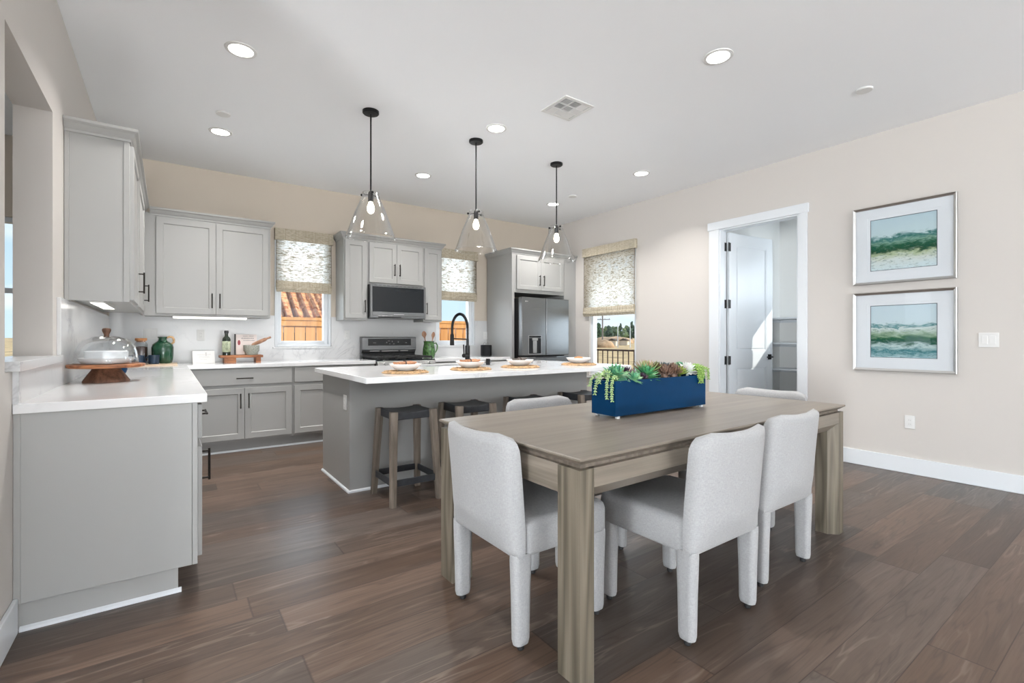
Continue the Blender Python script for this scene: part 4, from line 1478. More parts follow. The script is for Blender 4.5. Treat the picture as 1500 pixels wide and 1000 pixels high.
# ================================================================== COUNTER STOOLS
def make_stool(label):
    t = thing('counter_stool', label, 'stool', (0, 0, 0), 0, 'counter stools at the island')
    HX, HY, SHT = .150, .135, .655
    bm = B()
    rows = []
    nx, ny = 8, 8
    def zs(u, v):
        return SHT - .010 + .014 * (2 * u - 1) ** 2 * 1.0 - .004 * math.sin(math.pi * v)
    top = [[bm.verts.new((-HX + 2 * HX * i / nx, -HY + 2 * HY * j / ny, zs(i / nx, j / ny))) for i in range(nx + 1)] for j in range(ny + 1)]
    bot = [[bm.verts.new((-HX + 2 * HX * i / nx, -HY + 2 * HY * j / ny, SHT - .062)) for i in range(nx + 1)] for j in range(ny + 1)]
    for j in range(ny):
        for i in range(nx):
            bm.faces.new((top[j][i], top[j][i + 1], top[j + 1][i + 1], top[j + 1][i]))
            bm.faces.new((bot[j][i], bot[j + 1][i], bot[j + 1][i + 1], bot[j][i + 1]))
    for j in (0, ny):
        for i in range(nx):
            bm.faces.new((top[j][i], top[j][i + 1], bot[j][i + 1], bot[j][i]))
    for i in (0, nx):
        for j in range(ny):
            bm.faces.new((top[j][i], top[j + 1][i], bot[j + 1][i], bot[j][i]))
    tag(finish(bm, 'seat', 'leather', t, bevel=.006, smooth=40), 'dark leather sling seat')
    for sx in (-1, 1):
        for sy in (-1, 1):
            bm = B()
            rings = []
            for z, x, y, wx, wy in ((0, .178, .192, .021, .019), (.3, .166, .168, .023, .021), (SHT - .005, .152, .139, .027, .0225), (SHT, .152, .139, .0255, .021)):
                rings.append([(sx * x + a, sy * y + b, z) for a, b in rrect(wx, wy, .004, 2)])
            loft(bm, rings)
            finish(bm, 'leg', 'stoolwood', t, smooth=30)
    bm = B()
    fx0, fy0 = .172, .178
    for a in (-1, 1):
        box(bm, -fx0 + .02, fx0 - .02, a * fy0 - .006, a * fy0 + .006, .135, .182)
        box(bm, a * fx0 - .006, a * fx0 + .006, -fy0 + .02, fy0 - .02, .135, .182)
    tag(finish(bm, 'footrest', 'leather', t, bevel=.002), 'dark metal footrest band')
    return t
st = make_stool('dark seat counter stool at the left end of the island, fully in view')
st.location = (1.445, 3.385, 0)
dup(st, (1.975, 3.385, 0), 0, 'dark seat counter stool second from the left end of the island, above the table corner')
dup(st, (2.62, 3.385, 0), 0, 'dark seat counter stool behind the pale chair on the far side of the table')
dup(st, (3.265, 3.385, 0), 0, 'dark seat counter stool nearest the fridge end, beside the blue planter')

# ================================================================== PLACE SETTINGS ON THE ISLAND
rng = random.Random(4)
def make_mat(label):
    bm = B()
    rings = []
    for r_, z in ((.02, .0), (.172, .0), (.176, .004), (.172, .009), (.02, .010)):
        ring = []
        for k in range(64):
            a = 2 * math.pi * k / 64
            rr = r_ * (1 + (.022 * math.sin(a * 26) if r_ > .1 else 0))
            ring.append((rr * math.cos(a), rr * math.sin(a), z))
        rings.append(ring)
    loft(bm, rings)
    # braided coils
    for i in range(8):
        rad = .025 + i * .019
        n_ = 48
        pts = [(rad * math.cos(2 * math.pi * k / n_), rad * math.sin(2 * math.pi * k / n_), .0095 + .0018 * math.sin(k * 2.2 + i)) for k in range(n_ + 1)]
        tube(bm, pts, .0075, 6, False)
    return tag(finish(bm, 'placemat', 'rattan', smooth=50), label, 'placemat', 'round woven placemats')
def make_bowl(label):
    bm = B()
    lathe(bm, [(.055, 0), (.06, .003), (.085, .014), (.112, .036), (.122, .050), (.124, .053), (.120, .053), (.108, .038), (.082, .019), (.05, .010), (.001, .009)], seg=48, cap1=False)
    return tag(finish(bm, 'bowl', 'porcelain', smooth=60), label, 'bowl', 'white bowls on placemats')
MATS = [(1.475, 3.462), (2.075, 3.50), (2.605, 3.51), (3.345, 3.52)]
MW = ['first from the island end', 'in front of the faucet', 'in front of the refrigerator', 'by the right wall window']
pm = make_mat('round woven placemat on the island, ' + MW[0])
pb = make_bowl('shallow white bowl on a placemat, ' + MW[0])
for i, (x, y) in enumerate(MATS):
    a = pm if i == 0 else pm.copy()
    b = pb if i == 0 else pb.copy()
    if i:
        COL.objects.link(a)
        COL.objects.link(b)
    a.location = (x, y, CT)
    a.rotation_euler = (0, 0, i * 1.1)
    b.location = (x + .005, y + .01, CT + .0165)
    a['label'] = 'round woven placemat on the island, ' + MW[i]
    b['label'] = 'shallow white bowl on a placemat, ' + MW[i]
# folded napkins held by wooden rings, a round loaf in the last bowl
M['napkin'] = simple('rust_napkin', (.40, .19, .10), .9, noise=.3, nscale=60)
M['bread'] = simple('bread_crust', (.42, .19, .075), .8, noise=.35, nscale=30, bumps=1)
M['ringm'] = simple('dark_ring', (.06, .04, .03), .5)
def napkin(x, y, rz, label, mat='napkin'):
    t = thing('napkin', label, 'napkin', (x, y, CT + .068), rz, 'napkins in bowls')
    bm = B()
    rings = []
    for k in range(13):
        f = k / 12
        wv = .012 + .026 * abs(2 * f - 1) ** .8
        hh = .008 + .005 * abs(2 * f - 1)
        ring = []
        for q in range(16):
            a = 2 * math.pi * q / 16
            ring.append((-.085 + .17 * f, wv * math.cos(a), .006 + hh * math.sin(a) * (1 + .35 * math.sin(3 * a + f * 6))))
        rings.append(ring)
    loft(bm, rings)
    finish(bm, 'cloth', mat, t, smooth=60)
    bm = B()
    pts = [(0, .017 * math.cos(2 * math.pi * k / 20), .007 + .0155 * math.sin(2 * math.pi * k / 20)) for k in range(21)]
    tube(bm, pts, .0045, 8, False)
    tag(finish(bm, 'napkin_ring', 'ringm', t, smooth=True), 'dark wooden ring')
napkin(1.475, 3.475, .3, 'rust folded napkin in the white bowl at the island end')
napkin(2.075, 3.51, .2, 'rust folded napkin in the white bowl in front of the faucet')
M['napkin2'] = simple('dark_napkin', (.10, .085, .075), .9, noise=.4, nscale=50)
napkin(2.605, 3.52, .5, 'dark ringed napkin in the white bowl before the refrigerator', 'napkin2')
bm = B(); bmesh.ops.create_icosphere(bm, subdivisions=3, radius=1)
for v_ in bm.verts:
    k_ = 1 + .06 * math.sin(v_.co.x * 7 + 1) * math.cos(v_.co.y * 6)
    v_.co = Vector((v_.co.x * .078 * k_, v_.co.y * .045 * k_, max(v_.co.z, -.55) * .030 * k_))
o = finish(bm, 'bread_roll', 'bread', smooth=True)
o.location = (3.35, 3.53, CT + .055)
o.rotation_euler = (0, 0, .4)
tag(o, 'brown bread roll in the bowl by the right wall window', 'bread')

# ================================================================== LEFT COUNTER
# cake stand with glass dome
loc = (-.308, 3.80, CT)
t = thing('cake_stand', 'wooden bark cake stand on the left countertop', 'cake stand', loc)
bm = B(); lathe(bm, [(.112, 0), (.113, .006), (.104, .022), (.088, .048), (.074, .068), (.066, .085), (.03, .086)], seg=40)
finish(bm, 'pedestal', 'walnut', t, smooth=40)
bm = B()
rings = []
for r_, z in ((.03, .085), (.172, .086), (.184, .090), (.187, .097), (.186, .105), (.18, .108), (.02, .108)):
    rings.append([(r_ * (1 + .008 * math.sin(a * 5) + .005 * math.sin(a * 11)) * math.cos(a), r_ * (1 + .008 * math.sin(a * 5) + .005 * math.sin(a * 11)) * math.sin(a), z) for a in [2 * math.pi * k / 56 for k in range(56)]])
loft(bm, rings)
finish(bm, 'plate', 'acacia', t, smooth=40)
loc2 = (loc[0], loc[1], CT + .1085)
t = thing('glass_dome', 'clear glass dome with a wooden knob, on the cake stand', 'dome cover', loc2)
bm = B(); lathe(bm, [(.152, 0), (.155, .004), (.153, .03), (.148, .075), (.135, .115), (.108, .145), (.06, .164), (.015, .170),
                     (.012, .167), (.06, .160), (.105, .141), (.131, .112), (.144, .074), (.149, .03), (.150, .004)], seg=56, cap0=False, cap1=False)
finish(bm, 'glass_cover', 'dome_glass', t, smooth=60)
bm = B(); lathe(bm, [(.014, .166), (.013, .178), (.020, .195), (.022, .206), (.018, .214), (.006, .217)], seg=24)
tag(finish(bm, 'knob', 'walnut', t, smooth=40), 'turned wooden knob')
bm = B(); lathe(bm, [(.09, 0), (.118, .006), (.130, .022), (.134, .036), (.130, .037), (.122, .026), (.10, .014), (.0, .013)], seg=48, cap1=False)
o = finish(bm, 'serving_dish', 'porcelain', smooth=50); o.location = loc2
tag(o, 'white rimmed serving dish under the glass dome', 'dish')
bm = B(); lathe(bm, [(.098, 0), (.104, .006), (.104, .058), (.098, .064), (.0, .065)], seg=48, cap1=False)
o = finish(bm, 'cake', 'porcelain', smooth=40); o.location = (loc2[0], loc2[1], loc2[2] + .0155)
tag(o, 'plain white round cake on the dish under the dome', 'cake')
bm = B(); lathe(bm, [(.018, 0), (.022, .003), (.037, .02), (.043, .042), (.0445, .058), (.0425, .058), (.040, .042), (.033, .022), (.0, .01)], seg=32, cap1=False)
o = finish(bm, 'small_bowl', 'blue', smooth=50); o.location = (-.285, 4.42, CT)
tag(o, 'small blue bowl peeking out below the cake stand', 'bowl')

# tray with carafe, mugs and jug
bm = B(); box(bm, -.36, .07, 5.70, 6.12, 0, .012)
o = finish(bm, 'wooden_tray', 'lightwood', bevel=.003); o.location = (0, 0, CT)
tag(o, 'flat pale wood board under the mugs and green jug', 'board')
TZ = CT + .0122
def mug(x, y, rz, label):
    t = thing('mug', label, 'mug', (x, y, TZ), rz, 'blue stoneware mugs')
    bm = B(); lathe(bm, [(.040, 0), (.043, .003), (.046, .012), (.046, .085), (.0455, .088), (.042, .088), (.042, .012), (.0, .008)], seg=32, cap1=False)
    finish(bm, 'cup', 'mug', t, smooth=45)
    bm = B(); tube(bm, [(.044 + .026 * math.sin(a), 0, .045 + .026 * math.cos(a)) for a in [math.pi * k / 10 for k in range(11)]], .0055, 8)
    finish(bm, 'handle', 'mug', t, smooth=True)
mug(-.236, 5.84, R(190), 'dark blue mug on the pale board, before the glass carafe')
mug(-.120, 5.87, R(190), 'dark blue mug on the pale board, before the green jug')
mug(-.318, 5.92, R(120), 'dark mug on the pale board, mostly hidden behind the glass dome')
loc = (-.226, 6.03, TZ)
t = thing('carafe', 'glass carafe of dark coffee with a cork stopper', 'carafe', loc)
bm = B(); lathe(bm, [(.05, 0), (.056, .004), (.056, .19), (.050, .205), (.042, .214), (.042, .228), (.039, .228), (.039, .214), (.047, .203), (.053, .188), (.053, .008)], seg=36, cap1=False)
finish(bm, 'glass_body', 'dome_glass', t, smooth=45)
bm = B(); lathe(bm, [(.049, .009), (.0515, .012), (.0515, .165), (.03, .172), (.0, .168)], seg=32, cap1=False)
tag(finish(bm, 'coffee', 'coffee', t, smooth=40), 'dark coffee inside')
bm = B(); lathe(bm, [(.036, .214), (.039, .2285), (.048, .229), (.049, .25), (.045, .254), (.0, .254)], seg=28, cap1=False)
tag(finish(bm, 'cork_stopper', 'cork', t, smooth=35), 'orange brown cork stopper')
loc = (-.052, 6.02, TZ)
t = thing('green_jug', 'glossy green ceramic jug with a wrapped cane handle', 'jug', loc)
bm = B(); lathe(bm, [(.072, 0), (.080, .006), (.088, .035), (.092, .09), (.093, .16), (.085, .19), (.06, .212), (.04, .226), (.034, .24), (.034, .252), (.042, .262), (.042, .268), (.034, .268), (.028, .25), (.03, .21)], seg=44, cap1=False)
finish(bm, 'body', 'greenglaze', t, smooth=50)
bm = B(); tube(bm, [(.034, 0, .255), (.055, 0, .268), (.082, 0, .262), (.094, 0, .238), (.092, 0, .212), (.076, 0, .195)], [.009, .010, .011, .011, .010, .009], 12)
tag(finish(bm, 'handle', 'rattan', t, smooth=True), 'tan cane wrapped handle')

# white card leaning on the backsplash
loc = (.30, 6.08, CT)
t = thing('folded_card', 'white tent card with faint lines standing on the back counter', 'card', loc, R(4))
bm = B()
prism(bm, [(-.045, 0), (-.043, 0), (.0, .125), (.043, 0), (.045, 0), (.001, .130), (-.001, .130)], 'X', -.10, .10)
finish(bm, 'card', 'plastic', t)
bm = B()
nrm = Vector((0, -.945, .33))
def onc(u, f):
    p0, p1 = Vector((0, -.045, 0)), Vector((0, -.001, .130))
    p = p0.lerp(p1, f)
    return Vector((u, p.y, p.z)) + nrm * .0008
for u0, u1, f0, f1 in ((-.06, .065, .70, .715), (-.045, .05, .56, .57), (-.05, .055, .45, .458), (.020, .024, .60, .86), (.012, .032, .82, .84), (-.03, .03, .3, .307)):
    bm.faces.new([bm.verts.new(onc(a, b)) for a, b in ((u0, f0), (u1, f0), (u1, f1), (u0, f1))])
tag(finish(bm, 'printing', 'plastic_line', t), 'faint grey printed lines')

# footed board with bottle, cookbook, stone mortar and pestle
loc = (.645, 6.02, CT)
t = thing('footed_board', 'orange brown wooden serving board on two block feet', 'serving board', loc)
bm = B(); box(bm, -.205, .205, -.10, .10, .055, .082)
finish(bm, 'board', 'acacia', t, bevel=.004)
bm = B(); box(bm, -.165, -.055, -.085, .085, 0, .0548)
finish(bm, 'foot', 'acacia', t, bevel=.003)
bm = B(); box(bm, .135, .185, -.085, .085, 0, .0548)
finish(bm, 'foot', 'acacia', t, bevel=.003)
BZ = CT + .0825
loc = (.505, 6.0, BZ)
t = thing('oil_bottle', 'dark green oil bottle with a pale label', 'bottle', loc)
bm = B(); lathe(bm, [(.036, 0), (.040, .004), (.040, .165), (.036, .185), (.018, .205), (.0165, .245), (.018, .248)], seg=32)
finish(bm, 'glass_body', 'bottleglass', t, smooth=40)
bm = B(); lathe(bm, [(.0405, .035), (.0412, .036), (.0412, .150), (.0405, .151)], seg=32, cap0=False, cap1=False)
lb = tag(finish(bm, 'label_paper', 'labelpaper', t, smooth=40), 'pale green paper label')
bm = B()
for z_, w_ in ((.128, .5), (.112, .62), (.098, .4), (.078, .6), (.066, .55), (.054, .35)):
    a0 = R(-90) - w_ / 2
    for k in range(6):
        a, b = a0 + w_ * k / 6, a0 + w_ * (k + .8) / 6
        bm.faces.new([bm.verts.new((.0418 * math.cos(q), .0418 * math.sin(q), zz)) for q, zz in ((a, z_), (b, z_), (b, z_ + .006), (a, z_ + .006))])
finish(bm, 'printing', 'labelink', lb)
bm = B(); lathe(bm, [(.0195, .236), (.021, .238), (.021, .262), (.018, .266), (.0, .266)], seg=24, cap1=False)
finish(bm, 'cap', 'blackm', t, smooth=35)
loc = (.70, 6.085, BZ)
t = thing('cookbook', 'cookbook with a pale pink cover and black spine, leaning on the backsplash', 'book', loc, R(-3))
bm = B(); box(bm, -.098, .105, -.014, .012, 0, .225)
bk = finish(bm, 'cover', 'bookcover', t, bevel=.002)
bm = B(); box(bm, -.112, -.0985, -.018, .016, 0, .23)
tag(finish(bm, 'spine', 'blackm', t, bevel=.002), 'black spine')
bm = B()
rg = random.Random(2)
for r_ in range(2):
    u = -.045 + r_ * .02
    for k in range(9):
        w_ = .006 + rg.random() * .006
        bm.faces.new([bm.verts.new((a, -.0147, b)) for a, b in ((u, .178 - r_ * .024), (u + w_, .178 - r_ * .024), (u + w_, .184 - r_ * .024 + rg.random() * .006), (u, .184 - r_ * .024))])
        u += w_ + .004
for k in range(2):
    z_ = .205
    bm.faces.new([bm.verts.new((a, -.0147, b)) for a, b in ((-.03 + k * .06, z_), (.015 + k * .06, z_), (.015 + k * .06, z_ + .004), (-.03 + k * .06, z_ + .004))])
finish(bm, 'title_lettering', 'plastic_line', bk)
bm = B(); lathe(bm, [(.017, 0), (.017, .0004)], (0, 0, 0), 20)
bmesh.ops.rotate(bm, verts=bm.verts, cent=(0, 0, 0), matrix=Matrix.Rotation(R(90), 3, 'X'))
bmesh.ops.scale(bm, verts=bm.verts, vec=(.8, 1, 1.7))
bmesh.ops.translate(bm, verts=bm.verts, vec=(-.068, -.0143, .135))
tag(finish(bm, 'cover_photo', 'bookspot', bk), 'dark red oval picture')
bk2 = t
loc = (.742, 5.985, BZ)
t = thing('stone_mortar', 'speckled grey stone mortar on the serving board', 'mortar', loc)
bm = B(); lathe(bm, [(.058, 0), (.064, .006), (.066, .03), (.078, .045), (.080, .105), (.076, .108), (.066, .108), (.058, .06), (.0, .04)], seg=36, cap1=False)
finish(bm, 'mortar_bowl', 'stone', t, smooth=45)
bm = B(); tube(bm, [(.742 - .03, 5.985, BZ + .05), (.742 + .02, 5.985, BZ + .115), (.742 + .075, 5.975, BZ + .142), (.742 + .135, 5.965, BZ + .172), (.742 + .15, 5.963, BZ + .180), (.742 + .19, 5.955, BZ + .197)],
                [.011, .016, .021, .019, .011, .012], 14)
o = finish(bm, 'rolling_pin', 'spoon', smooth=50, shift=(.742, 5.985, BZ)); o.location = (.742, 5.985, BZ)
tag(o, 'wooden rolling pin sticking out of the stone mortar', 'rolling pin')

# ================================================================== BY THE RANGE
loc = (2.915, 6.04, CT)
t = thing('ceramic_pitcher', 'green floral pitcher holding wooden spoons, right of the range', 'pitcher', loc)
bm = B(); lathe(bm, [(.068, 0), (.076, .004), (.088, .05), (.083, .12), (.070, .19), (.072, .22), (.078, .228), (.072, .228), (.065, .19), (.075, .12), (.075, .01)], seg=36, cap1=False)
finish(bm, 'body', 'greenjug', t, smooth=50)
bm = B(); tube(bm, [(.068, 0, .195), (.11, 0, .20), (.13, 0, .165), (.126, 0, .12), (.106, 0, .08), (.082, 0, .06)], [.009, .010, .010, .010, .009, .008], 10)
finish(bm, 'handle', 'greenjug', t, smooth=True)
def spoon(x, y, dx, dy, ln, label, hw=.024, fl=.006):
    bm = B()
    base = Vector((x, y, CT + .02))
    top = base + Vector((dx, dy, ln))
    d = (top - base).normalized()
    side = d.cross(Vector((0, -1, 0))).normalized()
    nn = d.cross(side)
    rings = []
    for f, wv, th in ((0, .006, .005), (.55, .006, .005), (.70, .007, .005), (.76, .014, fl), (.84, hw, fl), (.92, hw * .92, fl), (.98, hw * .5, fl * .8), (1.0, .004, .003)):
        p = base.lerp(top, f)
        rings.append([p + side * wv * math.cos(q) + nn * th * math.sin(q) for q in [2 * math.pi * k / 14 for k in range(14)]])
    loft(bm, rings)
    o = finish(bm, 'wooden_spoon', 'spoon', smooth=50, shift=base)
    o.location = base
    return tag(o, label, 'spoon', 'wooden spoons in the green pitcher')
spoon(2.905, 6.04, -.075, -.01, .345, 'larger wooden spoon, tilted left in the green pitcher', .036)
spoon(2.925, 6.04, .062, -.005, .335, 'smaller wooden spoon, tilted right in the green pitcher', .027)
loc = (3.845, 6.03, CT)
t = thing('canister', 'ribbed black canister on the back counter beside the fridge surround', 'canister', loc)
bm = B()
rings = []
for r_, z in ((.074, 0), (.080, .006), (.082, .02), (.082, .155), (.078, .168), (.055, .170)):
    rings.append([(r_ * (1 + .018 * math.cos(a * 24)) * math.cos(a), r_ * (1 + .018 * math.cos(a * 24)) * math.sin(a), z) for a in [2 * math.pi * k / 96 for k in range(96)]])
loft(bm, rings)
finish(bm, 'body', 'black', t, smooth=30)
bm = B()
for cxx in (-.028, .028):
    tube(bm, [(cxx - .022, 0, .168), (cxx - .020, 0, .195), (cxx, 0, .207), (cxx + .020, 0, .195), (cxx + .022, 0, .168)], .0035, 8)
tag(finish(bm, 'lid_loops', 'steel', t, smooth=True), 'two silver wire loops')

# ================================================================== PLANTER WITH SUCCULENTS
PX0, PX1, PY0, PY1, PZ0, PZ1 = 1.805, 2.578, 1.637, 1.802, TH + .012, .963
loc = ((PX0 + PX1) / 2, (PY0 + PY1) / 2, TH)
t = thing('planter_box', 'long navy blue planter box in the middle of the dining table', 'planter', loc)
bm = B()
def prect(i, z):
    return [(PX0 + i, PY0 + i, z), (PX1 - i, PY0 + i, z), (PX1 - i, PY1 - i, z), (PX0 + i, PY1 - i, z)]
loft(bm, [prect(.001, PZ0), prect(0, PZ0 + .001), prect(0, PZ1 - .001), prect(.001, PZ1), prect(.009, PZ1), prect(.010, PZ1 - .03)], True, True)
finish(bm, 'box', 'blue', t, shift=loc)
for a in (PX0 + .02, PX1 - .035):
    for b in (PY0 + .006, PY1 - .021):
        bm = B(); box(bm, a, a + .018, b, b + .015, TH, PZ0)
        tag(finish(bm, 'foot', 'clear', t, shift=loc), 'small clear foot')
bm = B()
rg = random.Random(9)
for k in range(230):
    c_ = Vector((rg.uniform(PX0 + .018, PX1 - .018), rg.uniform(PY0 + .018, PY1 - .018), PZ1 - .024 + rg.random() * .006))
    r_ = rg.uniform(.006, .010)
    bmesh.ops.create_icosphere(bm, subdivisions=1, radius=r_, matrix=Matrix.Translation(c_))
tag(finish(bm, 'pebbles', 'soil', t, shift=loc, smooth=60), 'grey pebbles', kind='stuff')

def leaf(bm, base, d, up, ln, wd, th, curl=.3, n=6, tip=.05, shape=.55):
    """a fleshy pointed leaf from base along d, bowed towards up"""
    d, up = d.normalized(), up.normalized()
    s = d.cross(up).normalized()
    rings = []
    for k in range(n + 1):
        f = k / n
        wv = wd * (math.sin(math.pi * min(1, (f * .92 + .08)) ** shape) if f < 1 else 0) + tip * wd * (1 - f)
        wv = max(wv, wd * .04)
        tt = th * (1 - f) ** .5 + .0006
        p = base + d * (ln * f) + up * (curl * ln * f * f)
        rings.append([p + s * wv, p + s * wv * .5 + up * tt * .25, p + up * -tt * .05 + up * tt * .12, p - s * wv * .5 + up * tt * .25, p - s * wv, p - s * wv * .5 - up * tt, p - up * tt * 1.25, p + s * wv * .5 - up * tt])
    loft(bm, rings)
def rosette(x, y, z, rad, rings_, mat, label, wd=.35, th=.004, tilt=(0, 0), name='succulent', seed=0, open_=1.0, shape=.55, tip_mat=None):
    rg = random.Random(seed + 17)
    bm = B()
    ax = Vector((tilt[0], tilt[1], 1)).normalized()
    q = Vector((0, 0, 1)).rotation_difference(ax)
    for i in range(rings_):
        f = i / max(1, rings_ - 1)
        nl = max(4, int(9 - 4 * f))
        el = R(-14 + 86 * f) if open_ >= 1 else R(18 + 64 * f)
        ln = rad * (1 - .55 * f)
        for k in range(nl):
            a = 2 * math.pi * (k + .5 * (i % 2) + rg.uniform(-.12, .12)) / nl
            d = Vector((math.cos(a) * math.cos(el), math.sin(a) * math.cos(el), math.sin(el)))
            up = Vector((-math.cos(a) * math.sin(el), -math.sin(a) * math.sin(el), math.cos(el)))
            leaf(bm, q @ (Vector((math.cos(a), math.sin(a), 0)) * rad * .08 + Vector((0, 0, f * rad * .22))), q @ d, q @ up, ln * rg.uniform(.88, 1.08), ln * wd, th, .22, shape=shape)
    # a short stem into the pebbles
    tube(bm, [(0, 0, rad * .1), (0, 0, -(z - (PZ1 - .03)))], rad * .13, 8)
    o = finish(bm, name, mat, smooth=60)
    o.location = (x, y, z)
    return tag(o, label, 'succulent', 'succulents in the blue planter')
def two_tone(name, c1, c2, scale=18, rough=.45):
    n = NT(name)
    f = n.noise(n.obj(), scale, 3)
    return n.done(n.bsdf(n.mix(n.ramp(f, [(.35, 0.0), (.62, 1.0)]), c1, c2), rough, spec=.4))
M['suc_teal'] = two_tone('succulent_teal', (.05, .26, .17), (.22, .42, .20), 22)
M['suc_green'] = two_tone('succulent_green', (.02, .19, .09), (.12, .35, .13), 22)
M['suc_purple'] = two_tone('succulent_purple', (.035, .02, .04), (.11, .05, .09), 30)
M['suc_red'] = two_tone('succulent_red', (.16, .05, .045), (.11, .19, .06), 20)
M['suc_brown'] = two_tone('succulent_brown', (.07, .04, .03), (.22, .13, .09), 60)
M['suc_pink'] = two_tone('succulent_pink', (.45, .27, .20), (.28, .42, .15), 18)
M['suc_blue'] = two_tone('succulent_blue', (.03, .06, .09), (.07, .13, .14), 22)
M['suc_lime'] = two_tone('succulent_lime', (.35, .42, .06), (.16, .25, .05), 22)
M['suc_white'] = two_tone('succulent_white', (.66, .60, .62), (.62, .72, .64), 26)
M['suc_pale'] = two_tone('succulent_pale', (.26, .40, .14), (.44, .57, .30), 60)
M['suc_bright'] = two_tone('succulent_bright', (.13, .29, .04), (.33, .47, .13), 60)
YP = 1.715
rosette(1.880, 1.705, .988, .078, 6, 'suc_teal', 'big open blue green rosette at the left of the planter', .36, .004, (-.05, -.35), seed=1)
rosette(1.962, 1.652, .970, .052, 4, 'suc_teal', 'small blue green rosette leaning over the planter front edge', .40, .004, (.2, -.5), seed=2)
rosette(1.998, 1.745, .978, .066, 6, 'suc_purple', 'dark purple spiky succulent right of the big blue green rosette', .13, .003, (0, -.1), seed=3, open_=.5, shape=.5)
rosette(2.052, 1.676, .968, .040, 5, 'suc_purple', 'small dark purple rosette low at the planter front', .40, .004, (0, -.4), seed=4)
rosette(2.112, 1.698, .980, .078, 6, 'suc_green', 'deep green pointed rosette near the middle of the planter', .25, .005, (0, -.3), seed=5, shape=.5)
rosette(2.182, 1.752, .985, .098, 6, 'suc_pink', 'tall pinkish green succulent rising behind the middle of the planter', .15, .004, (.1, 0), seed=6, open_=.5)
rosette(2.262, 1.742, 1.00, .062, 5, 'suc_red', 'reddish green rosette behind the brown cone clusters', .40, .005, (0, -.3), seed=7)
rosette(2.345, 1.752, .988, .070, 5, 'suc_blue', 'dusky blue succulent behind the brown cone clusters', .26, .005, (.1, -.1), seed=8, open_=.5)
rosette(2.405, 1.695, .975, .056, 5, 'suc_lime', 'yellow green succulent beside the white rosette', .32, .006, (-.1, -.3), seed=9, open_=.5)
rosette(2.478, 1.690, .995, .060, 6, 'suc_white', 'pale pinkish white rosette near the right end of the planter', .44, .006, (0, -.5), seed=10)
rosette(2.510, 1.765, 1.00, .055, 4, 'suc_teal', 'green leafy rosette behind the white rosette', .45, .005, (0, -.1), seed=11)
def cone_cluster(x, y, z, r, label, seed):
    rg = random.Random(seed)
    bm = B()
    for k in range(64):
        f = (k + .5) / 64
        a = k * 2.399963
        el = math.pi / 2 * (1 - f * 1.15)
        d = Vector((math.cos(a) * math.cos(el), math.sin(a) * math.cos(el), math.sin(el)))
        s = Vector((-math.sin(a), math.cos(a), 0))
        p = d * r * .55
        leaf(bm, p, d + Vector((0, 0, .35)), d.cross(s), r * .55, r * .15, .0035, .2, 4)
    tube(bm, [(0, 0, 0), (0, 0, -(z - (PZ1 - .03)))], r * .4, 8)
    o = finish(bm, 'succulent', 'suc_brown', smooth=60)
    o.location = (x, y, z)
    tag(o, label, 'succulent', 'succulents in the blue planter')
cone_cluster(2.240, 1.672, .982, .050, 'brown cone shaped cluster at the planter front, left one of the pair', 3)
cone_cluster(2.325, 1.676, .984, .052, 'brown cone shaped cluster at the planter front, beside the yellow green succulent', 5)
def trailing(strands, mat, label, loc, bead=.0068, seed=0):
    rg = random.Random(seed)
    t = thing('trailing_succulent', label, 'succulent', loc, 0, 'succulents in the blue planter')
    for pts in strands:
        bm = B()
        P_ = [Vector(p) for p in pts]
        # resample the strand
        dense = []
        for a, b in zip(P_, P_[1:]):
            m_ = max(2, int((b - a).length / .0105))
            dense += [a.lerp(b, k / m_) for k in range(m_)]
        dense.append(P_[-1])
        tube(bm, dense, .0022, 5)
        for i, p in enumerate(dense):
            dd = (dense[min(i + 1, len(dense) - 1)] - dense[max(0, i - 1)]).normalized()
            e_ = dd.cross(Vector((.3, .9, .2))).normalized()
            g_ = dd.cross(e_)
            for k in range(3):
                q = i * .8 + k * math.pi * 2 / 3 + rg.uniform(-.25, .25)
                o_ = e_ * math.cos(q) + g_ * math.sin(q)
                mtx = Matrix.Translation(p + o_ * bead * .85) @ (Vector((0, 0, 1)).rotation_difference(o_ + dd * .9).to_matrix().to_4x4()) @ Matrix.Diagonal((bead * .55, bead * .55, bead * 1.0, 1))
                bmesh.ops.create_icosphere(bm, subdivisions=1, radius=1, matrix=mtx)
        finish(bm, 'strand', mat, t, smooth=60, shift=loc)
    return t
E_ = PX0
trailing([[(1.845, 1.70, .975), (1.815, 1.69, .990), (1.790, 1.68, .965), (1.782, 1.675, .91), (1.779, 1.672, .875)],
          [(1.845, 1.72, .975), (1.812, 1.735, .995), (1.788, 1.745, .97), (1.778, 1.75, .92), (1.775, 1.75, .89)],
          [(1.845, 1.66, .975), (1.815, 1.655, .985), (1.790, 1.648, .955), (1.785, 1.645, .90), (1.786, 1.644, .865)],
          [(1.845, 1.745, .975), (1.815, 1.765, .995), (1.785, 1.78, .975), (1.772, 1.785, .93)],
          [(1.850, 1.69, .975), (1.835, 1.705, 1.005), (1.81, 1.715, 1.01), (1.785, 1.72, .985), (1.776, 1.72, .95)]],
         'suc_pale', 'pale green bead strands hanging over the left end of the planter', (1.83, 1.70, .965))
rg = random.Random(21)
ST = []
